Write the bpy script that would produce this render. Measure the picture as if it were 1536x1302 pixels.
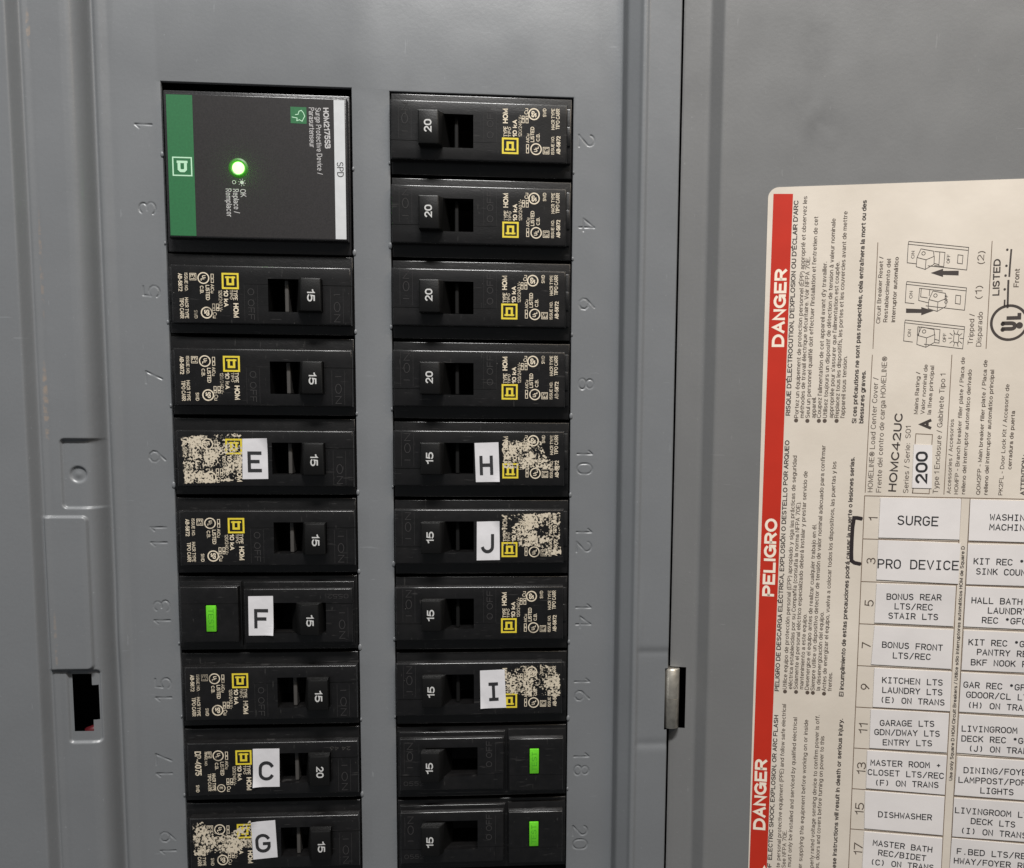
import bpy, bmesh, math, random, unicodedata
from mathutils import Matrix, Vector

random.seed(7)
scene = bpy.context.scene
for o in list(bpy.data.objects):
    bpy.data.objects.remove(o)

# ------------------------------------------------------------------ camera
MM = 0.001
cam_data = bpy.data.cameras.new('camera')
cam = bpy.data.objects.new('camera', cam_data)
scene.collection.objects.link(cam)
cam_data.sensor_width = 36.0
cam_data.lens = 30.266
cam_data.shift_x = -0.04395
cam_data.shift_y = 0.06836
cam_data.clip_start = 0.01
cam_data.clip_end = 50.0
cam.matrix_world = Matrix((
    (0.99740968, -0.00137682, -0.07191686, 0.10189019),
    (-0.0714421, 0.097296, -0.99268802, -0.28160507),
    (0.00836397, 0.99525454, 0.09694561, -0.10128564),
    (0, 0, 0, 1)))
scene.camera = cam

# ------------------------------------------------------------------ light
world = bpy.data.worlds.new('World')
scene.world = world
world.use_nodes = True
wn = world.node_tree.nodes
wn['Background'].inputs[0].default_value = (0.90, 0.95, 1.0, 1)
wn['Background'].inputs[1].default_value = 0.10

def area_lamp(name, loc, target, size, power, color):
    d = bpy.data.lights.new(name, 'AREA')
    d.shape = 'RECTANGLE'
    d.size, d.size_y = size
    d.energy = power
    d.color = color
    o = bpy.data.objects.new(name, d)
    scene.collection.objects.link(o)
    o.location = loc
    o.rotation_euler = (Vector(target) - Vector(loc)).to_track_quat('-Z', 'Y').to_euler()
    return o

area_lamp('ceiling_lamp', (0.12, -0.60, 0.90), (0.10, 0, -0.12), (0.55, 0.10), 24.5, (1.0, 0.985, 0.965))
area_lamp('warm_fill', (0.58, -0.50, 0.46), (0.26, 0, 0.0), (0.30, 0.25), 1.5, (1.0, 0.83, 0.64))  # added unseen fill that warms and brightens the door's upper right
area_lamp('fold_highlight_fill', (-0.75, -0.55, -0.02), (0.05, 0, -0.10), (0.07, 0.90), 0.35, (0.95, 0.98, 1.0))  # added unseen strip light, for highlights along the vertical folds

scene.render.engine = 'CYCLES'
scene.view_settings.view_transform = 'Standard'
scene.view_settings.look = 'None'
scene.view_settings.exposure = 0.0
scene.view_settings.gamma = 1.0
scene.view_settings.use_curve_mapping = False

# ------------------------------------------------------------------ materials
def new_mat(name):
    m = bpy.data.materials.new(name)
    m.use_nodes = True
    nt = m.node_tree
    return m, nt, nt.nodes['Principled BSDF']

def mat(name, color, rough=0.5, metallic=0.0, spec=0.5, var=0.0, vscale=60.0, bump=0.0, bscale=900.0, tint=None):
    """procedural paint: base colour with a soft noise variation and a fine bump"""
    m, nt, b = new_mat(name)
    b.inputs['Roughness'].default_value = rough
    b.inputs['Metallic'].default_value = metallic
    b.inputs['Specular IOR Level'].default_value = spec
    tc = nt.nodes.new('ShaderNodeTexCoord')
    c = (*color, 1)
    if var > 0:
        n = nt.nodes.new('ShaderNodeTexNoise')
        n.inputs['Scale'].default_value = vscale
        n.inputs['Detail'].default_value = 6
        r = nt.nodes.new('ShaderNodeValToRGB')
        r.color_ramp.elements[0].position = 0.3
        r.color_ramp.elements[1].position = 0.72
        t = tint or tuple(x * (1 - var) for x in color)
        r.color_ramp.elements[0].color = (*t, 1)
        r.color_ramp.elements[1].color = (*[min(1, x * (1 + var * .5)) for x in color], 1)
        nt.links.new(tc.outputs['Object'], n.inputs['Vector'])
        nt.links.new(n.outputs['Fac'], r.inputs['Fac'])
        nt.links.new(r.outputs['Color'], b.inputs['Base Color'])
    else:
        b.inputs['Base Color'].default_value = c
    if bump > 0:
        n2 = nt.nodes.new('ShaderNodeTexNoise')
        n2.inputs['Scale'].default_value = bscale
        n2.inputs['Detail'].default_value = 4
        bp = nt.nodes.new('ShaderNodeBump')
        bp.inputs['Strength'].default_value = bump
        bp.inputs['Distance'].default_value = 0.0004
        nt.links.new(tc.outputs['Object'], n2.inputs['Vector'])
        nt.links.new(n2.outputs['Fac'], bp.inputs['Height'])
        nt.links.new(bp.outputs['Normal'], b.inputs['Normal'])
    return m

M = {}
def cover_paint(name, col, smudges=(), wear=()):
    """semi-gloss grey enamel with faint handling marks"""
    m, nt, b = new_mat(name)
    b.inputs['Specular IOR Level'].default_value = 0.5
    tc = nt.nodes.new('ShaderNodeTexCoord')
    def noise(scale, detail=5, vec=None):
        n = nt.nodes.new('ShaderNodeTexNoise')
        n.inputs['Scale'].default_value = scale
        n.inputs['Detail'].default_value = detail
        nt.links.new(vec or tc.outputs['Object'], n.inputs['Vector'])
        return n.outputs['Fac']
    def mrange(v, a, b_, c, d):
        r = nt.nodes.new('ShaderNodeMapRange')
        for i, x in enumerate((a, b_, c, d)):
            r.inputs[i + 1].default_value = x
        nt.links.new(v, r.inputs[0])
        return r.outputs[0]
    def mix(fac, ca, cb):
        x = nt.nodes.new('ShaderNodeMix')
        x.data_type = 'RGBA'
        nt.links.new(fac, x.inputs[0])
        for s, v in ((6, ca), (7, cb)):
            if isinstance(v, tuple):
                x.inputs[s].default_value = (*v, 1)
            else:
                nt.links.new(v, x.inputs[s])
        return x.outputs[2]
    base = mix(mrange(noise(22), .35, .7, 0, 1), tuple(c * .95 for c in col), tuple(c * 1.04 for c in col))
    fine = mrange(noise(2600, 2), .3, .75, 0, .12)
    base = mix(fine, base, tuple(c * .55 for c in col))
    specks = mrange(noise(900, 2), .735, .76, 0, .30)
    base = mix(specks, base, tuple(min(1, c * 1.8) for c in col))
    for sc, off in (((1.2, 1, 14), 3.1), ((11, 1, 1.6), 7.7)):      # hairline scratches
        mp = nt.nodes.new('ShaderNodeMapping')
        mp.inputs['Scale'].default_value = sc
        mp.inputs['Location'].default_value = (off, off, off)
        mp.inputs['Rotation'].default_value = (0, off, 0)
        nt.links.new(tc.outputs['Object'], mp.inputs['Vector'])
        base = mix(mrange(noise(75, 3, mp.outputs[0]), .735, .76, 0, .22), base, tuple(min(1, c * 1.9) for c in col))
    for (u, v, ru, rv, amount) in wear:                     # enamel worn through along the fold
        mp = nt.nodes.new('ShaderNodeMapping')
        mp.inputs['Location'].default_value = (-u / ru, 0, v / rv)
        mp.inputs['Scale'].default_value = (1 / (ru * MM), 0, 1 / (rv * MM))
        nt.links.new(tc.outputs['Object'], mp.inputs['Vector'])
        g = nt.nodes.new('ShaderNodeTexGradient')
        g.gradient_type = 'SPHERICAL'
        nt.links.new(mp.outputs[0], g.inputs[0])
        mul = nt.nodes.new('ShaderNodeMath')
        mul.operation = 'MULTIPLY'
        nt.links.new(mrange(g.outputs['Fac'], 0, .4, 0, amount), mul.inputs[0])
        nt.links.new(mrange(noise(700, 4), .45, .58, 0, 1), mul.inputs[1])
        base = mix(mul.outputs[0], base, (.25, .205, .17))
    for (u, v, ru, rv, amount) in smudges:                  # scuffs that stay with the paint
        mp = nt.nodes.new('ShaderNodeMapping')
        mp.inputs['Location'].default_value = (-u * MM / (ru * MM), 0, v * MM / (rv * MM))
        mp.inputs['Scale'].default_value = (1 / (ru * MM), 0, 1 / (rv * MM))
        nt.links.new(tc.outputs['Object'], mp.inputs['Vector'])
        g = nt.nodes.new('ShaderNodeTexGradient')
        g.gradient_type = 'SPHERICAL'
        nt.links.new(mp.outputs[0], g.inputs[0])
        mul = nt.nodes.new('ShaderNodeMath')
        mul.operation = 'MULTIPLY'
        nt.links.new(mrange(g.outputs['Fac'], 0, .6, 0, amount), mul.inputs[0])
        nt.links.new(mrange(noise(110, 8), .40, .72, 0, 1), mul.inputs[1])
        base = mix(mul.outputs[0], base, tuple(c * .35 for c in col))
    nt.links.new(base, b.inputs['Base Color'])
    nt.links.new(mrange(noise(70), .3, .7, .34, .44), b.inputs['Roughness'])
    h = nt.nodes.new('ShaderNodeMath')
    h.operation = 'ADD'
    nt.links.new(mrange(noise(800, 2), 0, 1, 0, .00007), h.inputs[0])
    nt.links.new(mrange(noise(28, 2), 0, 1, 0, .0009), h.inputs[1])
    bp = nt.nodes.new('ShaderNodeBump')
    bp.inputs['Strength'].default_value = 0.35
    bp.inputs['Distance'].default_value = 1.0
    nt.links.new(h.outputs[0], bp.inputs['Height'])
    nt.links.new(bp.outputs['Normal'], b.inputs['Normal'])
    return m

GREY = (0.161, 0.168, 0.176)
M['cover'] = cover_paint('grey_enamel', GREY,
                         [(*(72.323, -4.397), 5, 7, .12), (*(149.985, 208.824), 5, 9, .15)],
                         [(*(-34.140, 97.503), .9, 14, .8), (*(-33.561, 56.878), .6, 18, .5), (*(-34.045, -11.181), .7, 6, .7), (*(-34.209, 170.850), .5, 12, .4)])
M['door'] = cover_paint('grey_enamel_door', (0.163, 0.164, 0.164),
                        [(39.472, -12.292, 8, 12, .30), (38.747, 5.400, 9, 8, .30), (43.834, 11.459, 9, 8, .28), (3.701, -2.202, 4, 9, .22), (88.142, -7.219, 16, 12, .12), (64.141, 15.236, 14, 7, .15)])
def worn_black(name, color, rough, spec, var, vscale, bump, bscale):
    """black moulded plastic with fine scratches and a little dust"""
    m = mat(name, color, rough, spec=spec, var=var, vscale=vscale, bump=bump, bscale=bscale)
    nt = m.node_tree
    b = nt.nodes['Principled BSDF']
    b.inputs['Coat Weight'].default_value = .55
    b.inputs['Coat Roughness'].default_value = .2
    src = b.inputs['Base Color'].links[0].from_socket
    tc = nt.nodes.new('ShaderNodeTexCoord')
    oi = nt.nodes.new('ShaderNodeObjectInfo')
    off = nt.nodes.new('ShaderNodeVectorMath'); off.operation = 'ADD'
    nt.links.new(tc.outputs['Object'], off.inputs[0])
    nt.links.new(oi.outputs['Random'], off.inputs[1])
    for sc, scale, lo, hi, amt, col in (((1, 1, 9), 160, .66, .72, .5, (.045, .043, .042)), ((6, 1, 1), 210, .69, .74, .45, (.05, .048, .046)),
                                        ((1, 1, 1), 1500, .74, .78, .7, (.14, .135, .125)), ((1, 1, 1), 90, .52, .78, .22, (.022, .020, .019))):
        mp = nt.nodes.new('ShaderNodeMapping')
        mp.inputs['Scale'].default_value = sc
        nt.links.new(off.outputs[0], mp.inputs[0])
        n = nt.nodes.new('ShaderNodeTexNoise')
        n.inputs['Scale'].default_value = scale
        n.inputs['Detail'].default_value = 3
        nt.links.new(mp.outputs[0], n.inputs['Vector'])
        r = nt.nodes.new('ShaderNodeMapRange')
        for i, x in enumerate((lo, hi, 0, amt)):
            r.inputs[i + 1].default_value = x
        nt.links.new(n.outputs['Fac'], r.inputs[0])
        mx = nt.nodes.new('ShaderNodeMix'); mx.data_type = 'RGBA'
        nt.links.new(r.outputs[0], mx.inputs[0])
        nt.links.new(src, mx.inputs[6])
        mx.inputs[7].default_value = (*col, 1)
        src = mx.outputs[2]
    nt.links.new(src, b.inputs['Base Color'])
    return m
M['dark'] = mat('dark_steel', (0.012, 0.012, 0.012), .7)
M['black'] = worn_black('black_phenolic', (0.0050, 0.0047, 0.0050), .40, spec=.38, var=.4, vscale=420, bump=.10, bscale=2500)
M['case'] = worn_black('black_phenolic_case', (0.0046, 0.0043, 0.0044), .40, spec=.36, var=.4, vscale=300, bump=.12, bscale=1800)
M['toggle'] = mat('black_toggle', (0.0050, 0.0050, 0.0050), .45, spec=.28, bump=.12, bscale=3000)
M['shutter'] = mat('dark_grey_plastic', (0.06, 0.056, 0.052), .45)
M['number'] = mat('white_number_ink', (0.50, 0.50, 0.49), .6)
def faded_ink(name, color, lo, hi):
    """print rubbed thin in places, differently on each breaker"""
    m, nt, b = new_mat(name)
    b.inputs['Roughness'].default_value = .65
    tc = nt.nodes.new('ShaderNodeTexCoord')
    oi = nt.nodes.new('ShaderNodeObjectInfo')
    off = nt.nodes.new('ShaderNodeVectorMath'); off.operation = 'ADD'
    nt.links.new(tc.outputs['Object'], off.inputs[0])
    nt.links.new(oi.outputs['Random'], off.inputs[1])
    src = None
    for scale, a, c in ((170, lo, hi), (900, .26, .36)):
        n = nt.nodes.new('ShaderNodeTexNoise')
        n.inputs['Scale'].default_value = scale
        n.inputs['Detail'].default_value = 4
        nt.links.new(off.outputs[0], n.inputs['Vector'])
        r = nt.nodes.new('ShaderNodeMapRange')
        for i, x in enumerate((a, c, .35, 1)):
            r.inputs[i + 1].default_value = x
        nt.links.new(n.outputs['Fac'], r.inputs[0])
        if src is None:
            src = r.outputs[0]
        else:
            mu = nt.nodes.new('ShaderNodeMath'); mu.operation = 'MULTIPLY'
            nt.links.new(src, mu.inputs[0]); nt.links.new(r.outputs[0], mu.inputs[1])
            src = mu.outputs[0]
    mx = nt.nodes.new('ShaderNodeMix'); mx.data_type = 'RGBA'
    mx.inputs[6].default_value = (.02, .018, .016, 1)
    mx.inputs[7].default_value = (*color, 1)
    nt.links.new(src, mx.inputs[0])
    nt.links.new(mx.outputs[2], b.inputs['Base Color'])
    return m
M['print'] = faded_ink('cream_print_ink', (0.64, 0.56, 0.43), .30, .42)
M['yellow'] = mat('yellow_print_ink', (0.66, 0.53, 0.035), .6, var=.12, vscale=900)
M['marking'] = mat('raised_marking', (0.040, 0.038, 0.038), .30)
M['slot'] = mat('slot_black', (0.004, 0.004, 0.004), .6, spec=.2)
M['sticker'] = mat('white_label_tape', (0.68, 0.67, 0.69), .42, var=.10, vscale=160, bump=.15, bscale=300)
M['ink'] = mat('black_label_ink', (0.018, 0.018, 0.02), .6)
M['green_button'] = mat('green_plastic', (0.12, 0.53, 0.022), .4, var=.15, vscale=400)
M['green_ink'] = mat('dark_green_ink', (0.06, 0.33, 0.015), .5)
M['spd_case'] = mat('charcoal_plastic', (0.020, 0.0193, 0.0205), .34, bump=.15, bscale=1500)
M['spd_face'] = mat('charcoal_printed_face', (0.019, 0.0170, 0.0175), .55, spec=.35, var=.35, vscale=2600)
M['spd_green'] = mat('green_band_ink', (0.019, 0.130, 0.046), .5, var=.12, vscale=1500)
M['spd_pale'] = mat('pale_green_ink', (0.42, 0.66, 0.47), .5)
M['spd_white'] = mat('white_band_ink', (0.52, 0.53, 0.54), .5, var=.06, vscale=400)
M['spd_text'] = mat('grey_white_ink', (0.42, 0.41, 0.41), .6)
M['wire'] = mat('dark_red_insulation', (0.07, 0.003, 0.006), .5)
M['steel'] = mat('worn_zinc', (0.74, 0.69, 0.60), .36, metallic=.9, var=.25, vscale=500, bump=.08, bscale=1400)
M['paper'] = mat('aged_cream_label', (0.625, 0.565, 0.490), .6, spec=.35, var=.10, vscale=45, tint=(0.575, 0.515, 0.440), bump=.25, bscale=110)
M['red'] = mat('red_band_ink', (0.47, 0.026, 0.012), .6, spec=.25, var=.08, vscale=90)
M['white_ink'] = mat('white_heading_ink', (0.80, 0.70, 0.58), .55)
M['brown_ink'] = mat('dark_brown_ink', (0.085, 0.062, 0.048), .6)
M['bold_ink'] = mat('near_black_ink', (0.042, 0.032, 0.028), .6)
M['line_ink'] = mat('brown_line_ink', (0.16, 0.11, 0.075), .6)
M['strip'] = mat('white_paper_strip', (0.700, 0.665, 0.650), .55, spec=.35, var=.07, vscale=70, bump=.2, bscale=90)
def vary(m, amount):
    """every object using the material gets a slightly different tone"""
    nt = m.node_tree
    b = nt.nodes['Principled BSDF']
    src = b.inputs['Base Color'].links[0].from_socket
    oi = nt.nodes.new('ShaderNodeObjectInfo')
    r = nt.nodes.new('ShaderNodeMapRange')
    for i, x in enumerate((0, 1, 1 - amount, 1)):
        r.inputs[i + 1].default_value = x
    nt.links.new(oi.outputs['Random'], r.inputs[0])
    mul = nt.nodes.new('ShaderNodeVectorMath'); mul.operation = 'SCALE'
    nt.links.new(src, mul.inputs[0])
    nt.links.new(r.outputs[0], mul.inputs['Scale'])
    nt.links.new(mul.outputs[0], b.inputs['Base Color'])
vary(M['strip'], .07)
vary(M['sticker'], .10)
M['marker'] = mat('black_marker', (0.020, 0.014, 0.015), .5)
M['stain'] = mat('brown_stain', (0.52, 0.38, 0.24), .7, var=.2, vscale=250)

def worn_mat(name, lo, hi):
    """cream ink residue, broken up into flecks"""
    m, nt, b = new_mat(name)
    tc = nt.nodes.new('ShaderNodeTexCoord')
    oi = nt.nodes.new('ShaderNodeObjectInfo')
    def noise(scale, detail, off):
        mp = nt.nodes.new('ShaderNodeMapping')
        mp.inputs['Location'].default_value = off
        va = nt.nodes.new('ShaderNodeVectorMath'); va.operation = 'ADD'
        nt.links.new(tc.outputs['Object'], va.inputs[0])
        nt.links.new(oi.outputs['Random'], va.inputs[1])
        nt.links.new(va.outputs[0], mp.inputs[0])
        n = nt.nodes.new('ShaderNodeTexNoise')
        n.inputs['Scale'].default_value = scale
        n.inputs['Detail'].default_value = detail
        nt.links.new(mp.outputs[0], n.inputs['Vector'])
        return n.outputs['Fac']
    add = nt.nodes.new('ShaderNodeMath'); add.operation = 'ADD'
    sc = nt.nodes.new('ShaderNodeMath'); sc.operation = 'MULTIPLY'; sc.inputs[1].default_value = .75
    nt.links.new(noise(190, 2, (.31, .2, .77)), sc.inputs[0])
    nt.links.new(noise(1500, 5, (0, 0, 0)), add.inputs[0])
    nt.links.new(sc.outputs[0], add.inputs[1])
    r = nt.nodes.new('ShaderNodeMapRange')
    r.inputs[1].default_value = lo
    r.inputs[2].default_value = hi
    nt.links.new(add.outputs[0], r.inputs[0])
    tr = nt.nodes.new('ShaderNodeBsdfTransparent')
    mx = nt.nodes.new('ShaderNodeMixShader')
    out = nt.nodes['Material Output']
    b.inputs['Base Color'].default_value = (0.54, 0.475, 0.37, 1)
    b.inputs['Roughness'].default_value = .75
    nt.links.new(r.outputs[0], mx.inputs[0])
    nt.links.new(tr.outputs[0], mx.inputs[1])
    nt.links.new(b.outputs[0], mx.inputs[2])
    nt.links.new(mx.outputs[0], out.inputs[0])
    return m
M['worn'] = worn_mat('flaked_print', .86, .925)

def emit_mat(name, color, strength):
    m, nt, b = new_mat(name)
    b.inputs['Base Color'].default_value = (.02, .06, .01, 1)
    b.inputs['Emission Color'].default_value = (*color, 1)
    b.inputs['Emission Strength'].default_value = strength
    return m
M['led'] = emit_mat('lit_green_led', (0.42, 1.0, 0.26), 3.2)
M['led_halo_rim'] = emit_mat('green_halo_rim', (0.03, 0.34, 0.002), 0.34)  # emission stands in for the green halo around the indicator

# ------------------------------------------------------------------ helpers
def L(u, v, h):
    """panel style millimetres (right, down, out of the wall) -> metres in a thing's own axes"""
    return Vector((u * MM, -h * MM, -v * MM))

def link(name, bm, material, parent=None, smooth=False, split=False):
    bm.normal_update()
    me = bpy.data.meshes.new(name)
    bm.to_mesh(me)
    bm.free()
    if smooth:
        for p in me.polygons:
            p.use_smooth = True
    me.materials.append(M[material] if isinstance(material, str) else material)
    return place(name, me, parent)

def place(name, me, parent=None):
    o = bpy.data.objects.new(name, me)
    scene.collection.objects.link(o)
    if parent:
        o.parent = parent
    return o

def thing(name, label, cat, origin=(0, 0, 0), roty=0.0, rotz=0.0, group=None):
    o = bpy.data.objects.new(name, None)
    o.empty_display_size = 0.01
    scene.collection.objects.link(o)
    o.location = L(*origin)
    o.rotation_euler = (0, roty, rotz)
    o['label'] = label
    o['category'] = cat
    if group:
        o['group'] = group
    return o

def auto_smooth(me, ang=40):
    for p in me.polygons:                                   # flat faces stay flat, only rounded edges are smooth
        p.use_smooth = max(abs(x) for x in p.normal) < .9995 or p.area < 2e-7
    me.set_sharp_from_angle(angle=math.radians(ang))

def face(bm, pts):
    try:
        return bm.faces.new([bm.verts.new(L(*p)) for p in pts])
    except ValueError:
        return None

def poly(bm, pts, h):
    """flat polygon facing the viewer"""
    a = sum(pts[i][0] * pts[(i + 1) % len(pts)][1] - pts[(i + 1) % len(pts)][0] * pts[i][1] for i in range(len(pts)))
    if a > 0:
        pts = pts[::-1]
    return face(bm, [(u, v, h) for u, v in pts])

def sheet(bm, pts, h0, h1):
    """flat polygon with a real thickness"""
    a = sum(pts[i][0] * pts[(i + 1) % len(pts)][1] - pts[(i + 1) % len(pts)][0] * pts[i][1] for i in range(len(pts)))
    if a > 0:
        pts = pts[::-1]
    top = [bm.verts.new(L(u, v, h1)) for u, v in pts]
    bot = [bm.verts.new(L(u, v, h0)) for u, v in pts]
    bm.faces.new(top)
    n = len(pts)
    for i in range(n):
        j = (i + 1) % n
        bm.faces.new((top[j], top[i], bot[i], bot[j]))

def box(bm, u0, u1, v0, v1, h0, h1, bevel=0.0, seg=2):
    vs = [bm.verts.new(L(u, v, h)) for u in (u0, u1) for v in (v0, v1) for h in (h0, h1)]
    fs = [(0, 1, 3, 2), (4, 6, 7, 5), (0, 4, 5, 1), (2, 3, 7, 6), (0, 2, 6, 4), (1, 5, 7, 3)]
    faces = [bm.faces.new([vs[i] for i in f]) for f in fs]
    bmesh.ops.recalc_face_normals(bm, faces=faces)
    if bevel > 0:
        es = list({e for f in faces for e in f.edges})
        bmesh.ops.bevel(bm, geom=es, offset=bevel * MM, segments=seg, profile=.5, affect='EDGES')

def slab(bm, rect, holes, h0, h1, bevel=0.0, back=False, rim_only=False):
    """slab between two heights with rectangular through holes; every top rim is bevelled"""
    u0, u1, v0, v1 = rect
    us = sorted({u0, u1, *[min(max(x, u0), u1) for q in holes for x in q[:2]]})
    vs = sorted({v0, v1, *[min(max(x, v0), v1) for q in holes for x in q[2:]]})
    solid = {}
    for i in range(len(us) - 1):
        for j in range(len(vs) - 1):
            cu, cv = (us[i] + us[i + 1]) / 2, (vs[j] + vs[j + 1]) / 2
            solid[i, j] = not any(q[0] < cu < q[1] and q[2] < cv < q[3] for q in holes)
    tv, bv = {}, {}
    def gt(i, j, d, h):
        if (i, j) not in d:
            d[i, j] = bm.verts.new(L(us[i], vs[j], h))
        return d[i, j]
    faces = []
    for (i, j), s in solid.items():
        if not s:
            continue
        faces.append(bm.faces.new((gt(i, j, tv, h1), gt(i, j + 1, tv, h1), gt(i + 1, j + 1, tv, h1), gt(i + 1, j, tv, h1))))
        for di, dj, a, b in ((-1, 0, (0, 0), (0, 1)), (1, 0, (1, 1), (1, 0)), (0, -1, (1, 0), (0, 0)), (0, 1, (0, 1), (1, 1))):
            if not solid.get((i + di, j + dj), False):
                p, q = (i + a[0], j + a[1]), (i + b[0], j + b[1])
                faces.append(bm.faces.new((gt(*q, tv, h1), gt(*p, tv, h1), gt(*p, bv, h0), gt(*q, bv, h0))))
        if back:
            faces.append(bm.faces.new((gt(i, j, bv, h0), gt(i + 1, j, bv, h0), gt(i + 1, j + 1, bv, h0), gt(i, j + 1, bv, h0))))
    bmesh.ops.recalc_face_normals(bm, faces=faces) if back else None
    bm.normal_update()
    if bevel > 0:
        es = set()
        for f in bm.faces:
            for e in f.edges:
                if len(e.link_faces) == 2 and e.calc_face_angle(0) > .5:
                    if all(abs(v.co.y + h1 * MM) < 1e-7 for v in e.verts):
                        a_, b_ = e.verts
                        if not rim_only or any(abs(a_.co.x - x * MM) < 1e-7 and abs(b_.co.x - x * MM) < 1e-7 for x in (u0, u1)) \
                                or any(abs(a_.co.z + y * MM) < 1e-7 and abs(b_.co.z + y * MM) < 1e-7 for y in (v0, v1)):
                            es.add(e)
        bmesh.ops.bevel(bm, geom=list(es), offset=bevel * MM, segments=3, profile=.5, affect='EDGES', clamp_overlap=not rim_only)
    bm.normal_update()

def ribbon(bm, pts, w, h, closed=False):
    """flat mitred stroke facing the viewer"""
    pts = [Vector(p) for p in pts]
    pts = pts[:1] + [q for p, q in zip(pts, pts[1:]) if (q - p).length > 1e-4]
    n = len(pts)
    if n < 2:
        return
    left, right = [], []
    for i in range(n):
        a = pts[i - 1] if (i > 0 or closed) else None
        b = pts[(i + 1) % n] if (i < n - 1 or closed) else None
        d1 = (pts[i] - a).normalized() if a is not None else None
        d2 = (b - pts[i]).normalized() if b is not None else None
        if d1 is None: d1 = d2
        if d2 is None: d2 = d1
        n1 = Vector((-d1.y, d1.x)); n2 = Vector((-d2.y, d2.x))
        m = n1 + n2
        m = m.normalized() if m.length > 1e-4 else n1
        k = min(1 / max(m.dot(n1), .3), 2.0)
        ext = Vector((0, 0))
        if not closed and i == 0: ext = -d1 * w * .35
        if not closed and i == n - 1: ext = d1 * w * .35
        left.append(pts[i] + m * w / 2 * k + ext)
        right.append(pts[i] - m * w / 2 * k + ext)
    for i in range(n if closed else n - 1):
        j = (i + 1) % n
        poly(bm, [tuple(left[i]), tuple(left[j]), tuple(right[j]), tuple(right[i])], h)

def arc(cx, cy, rx, ry, a0, a1, n=8):
    return [(cx + rx * math.cos(math.radians(a0 + (a1 - a0) * i / n)), cy + ry * math.sin(math.radians(a0 + (a1 - a0) * i / n))) for i in range(n + 1)]

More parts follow.
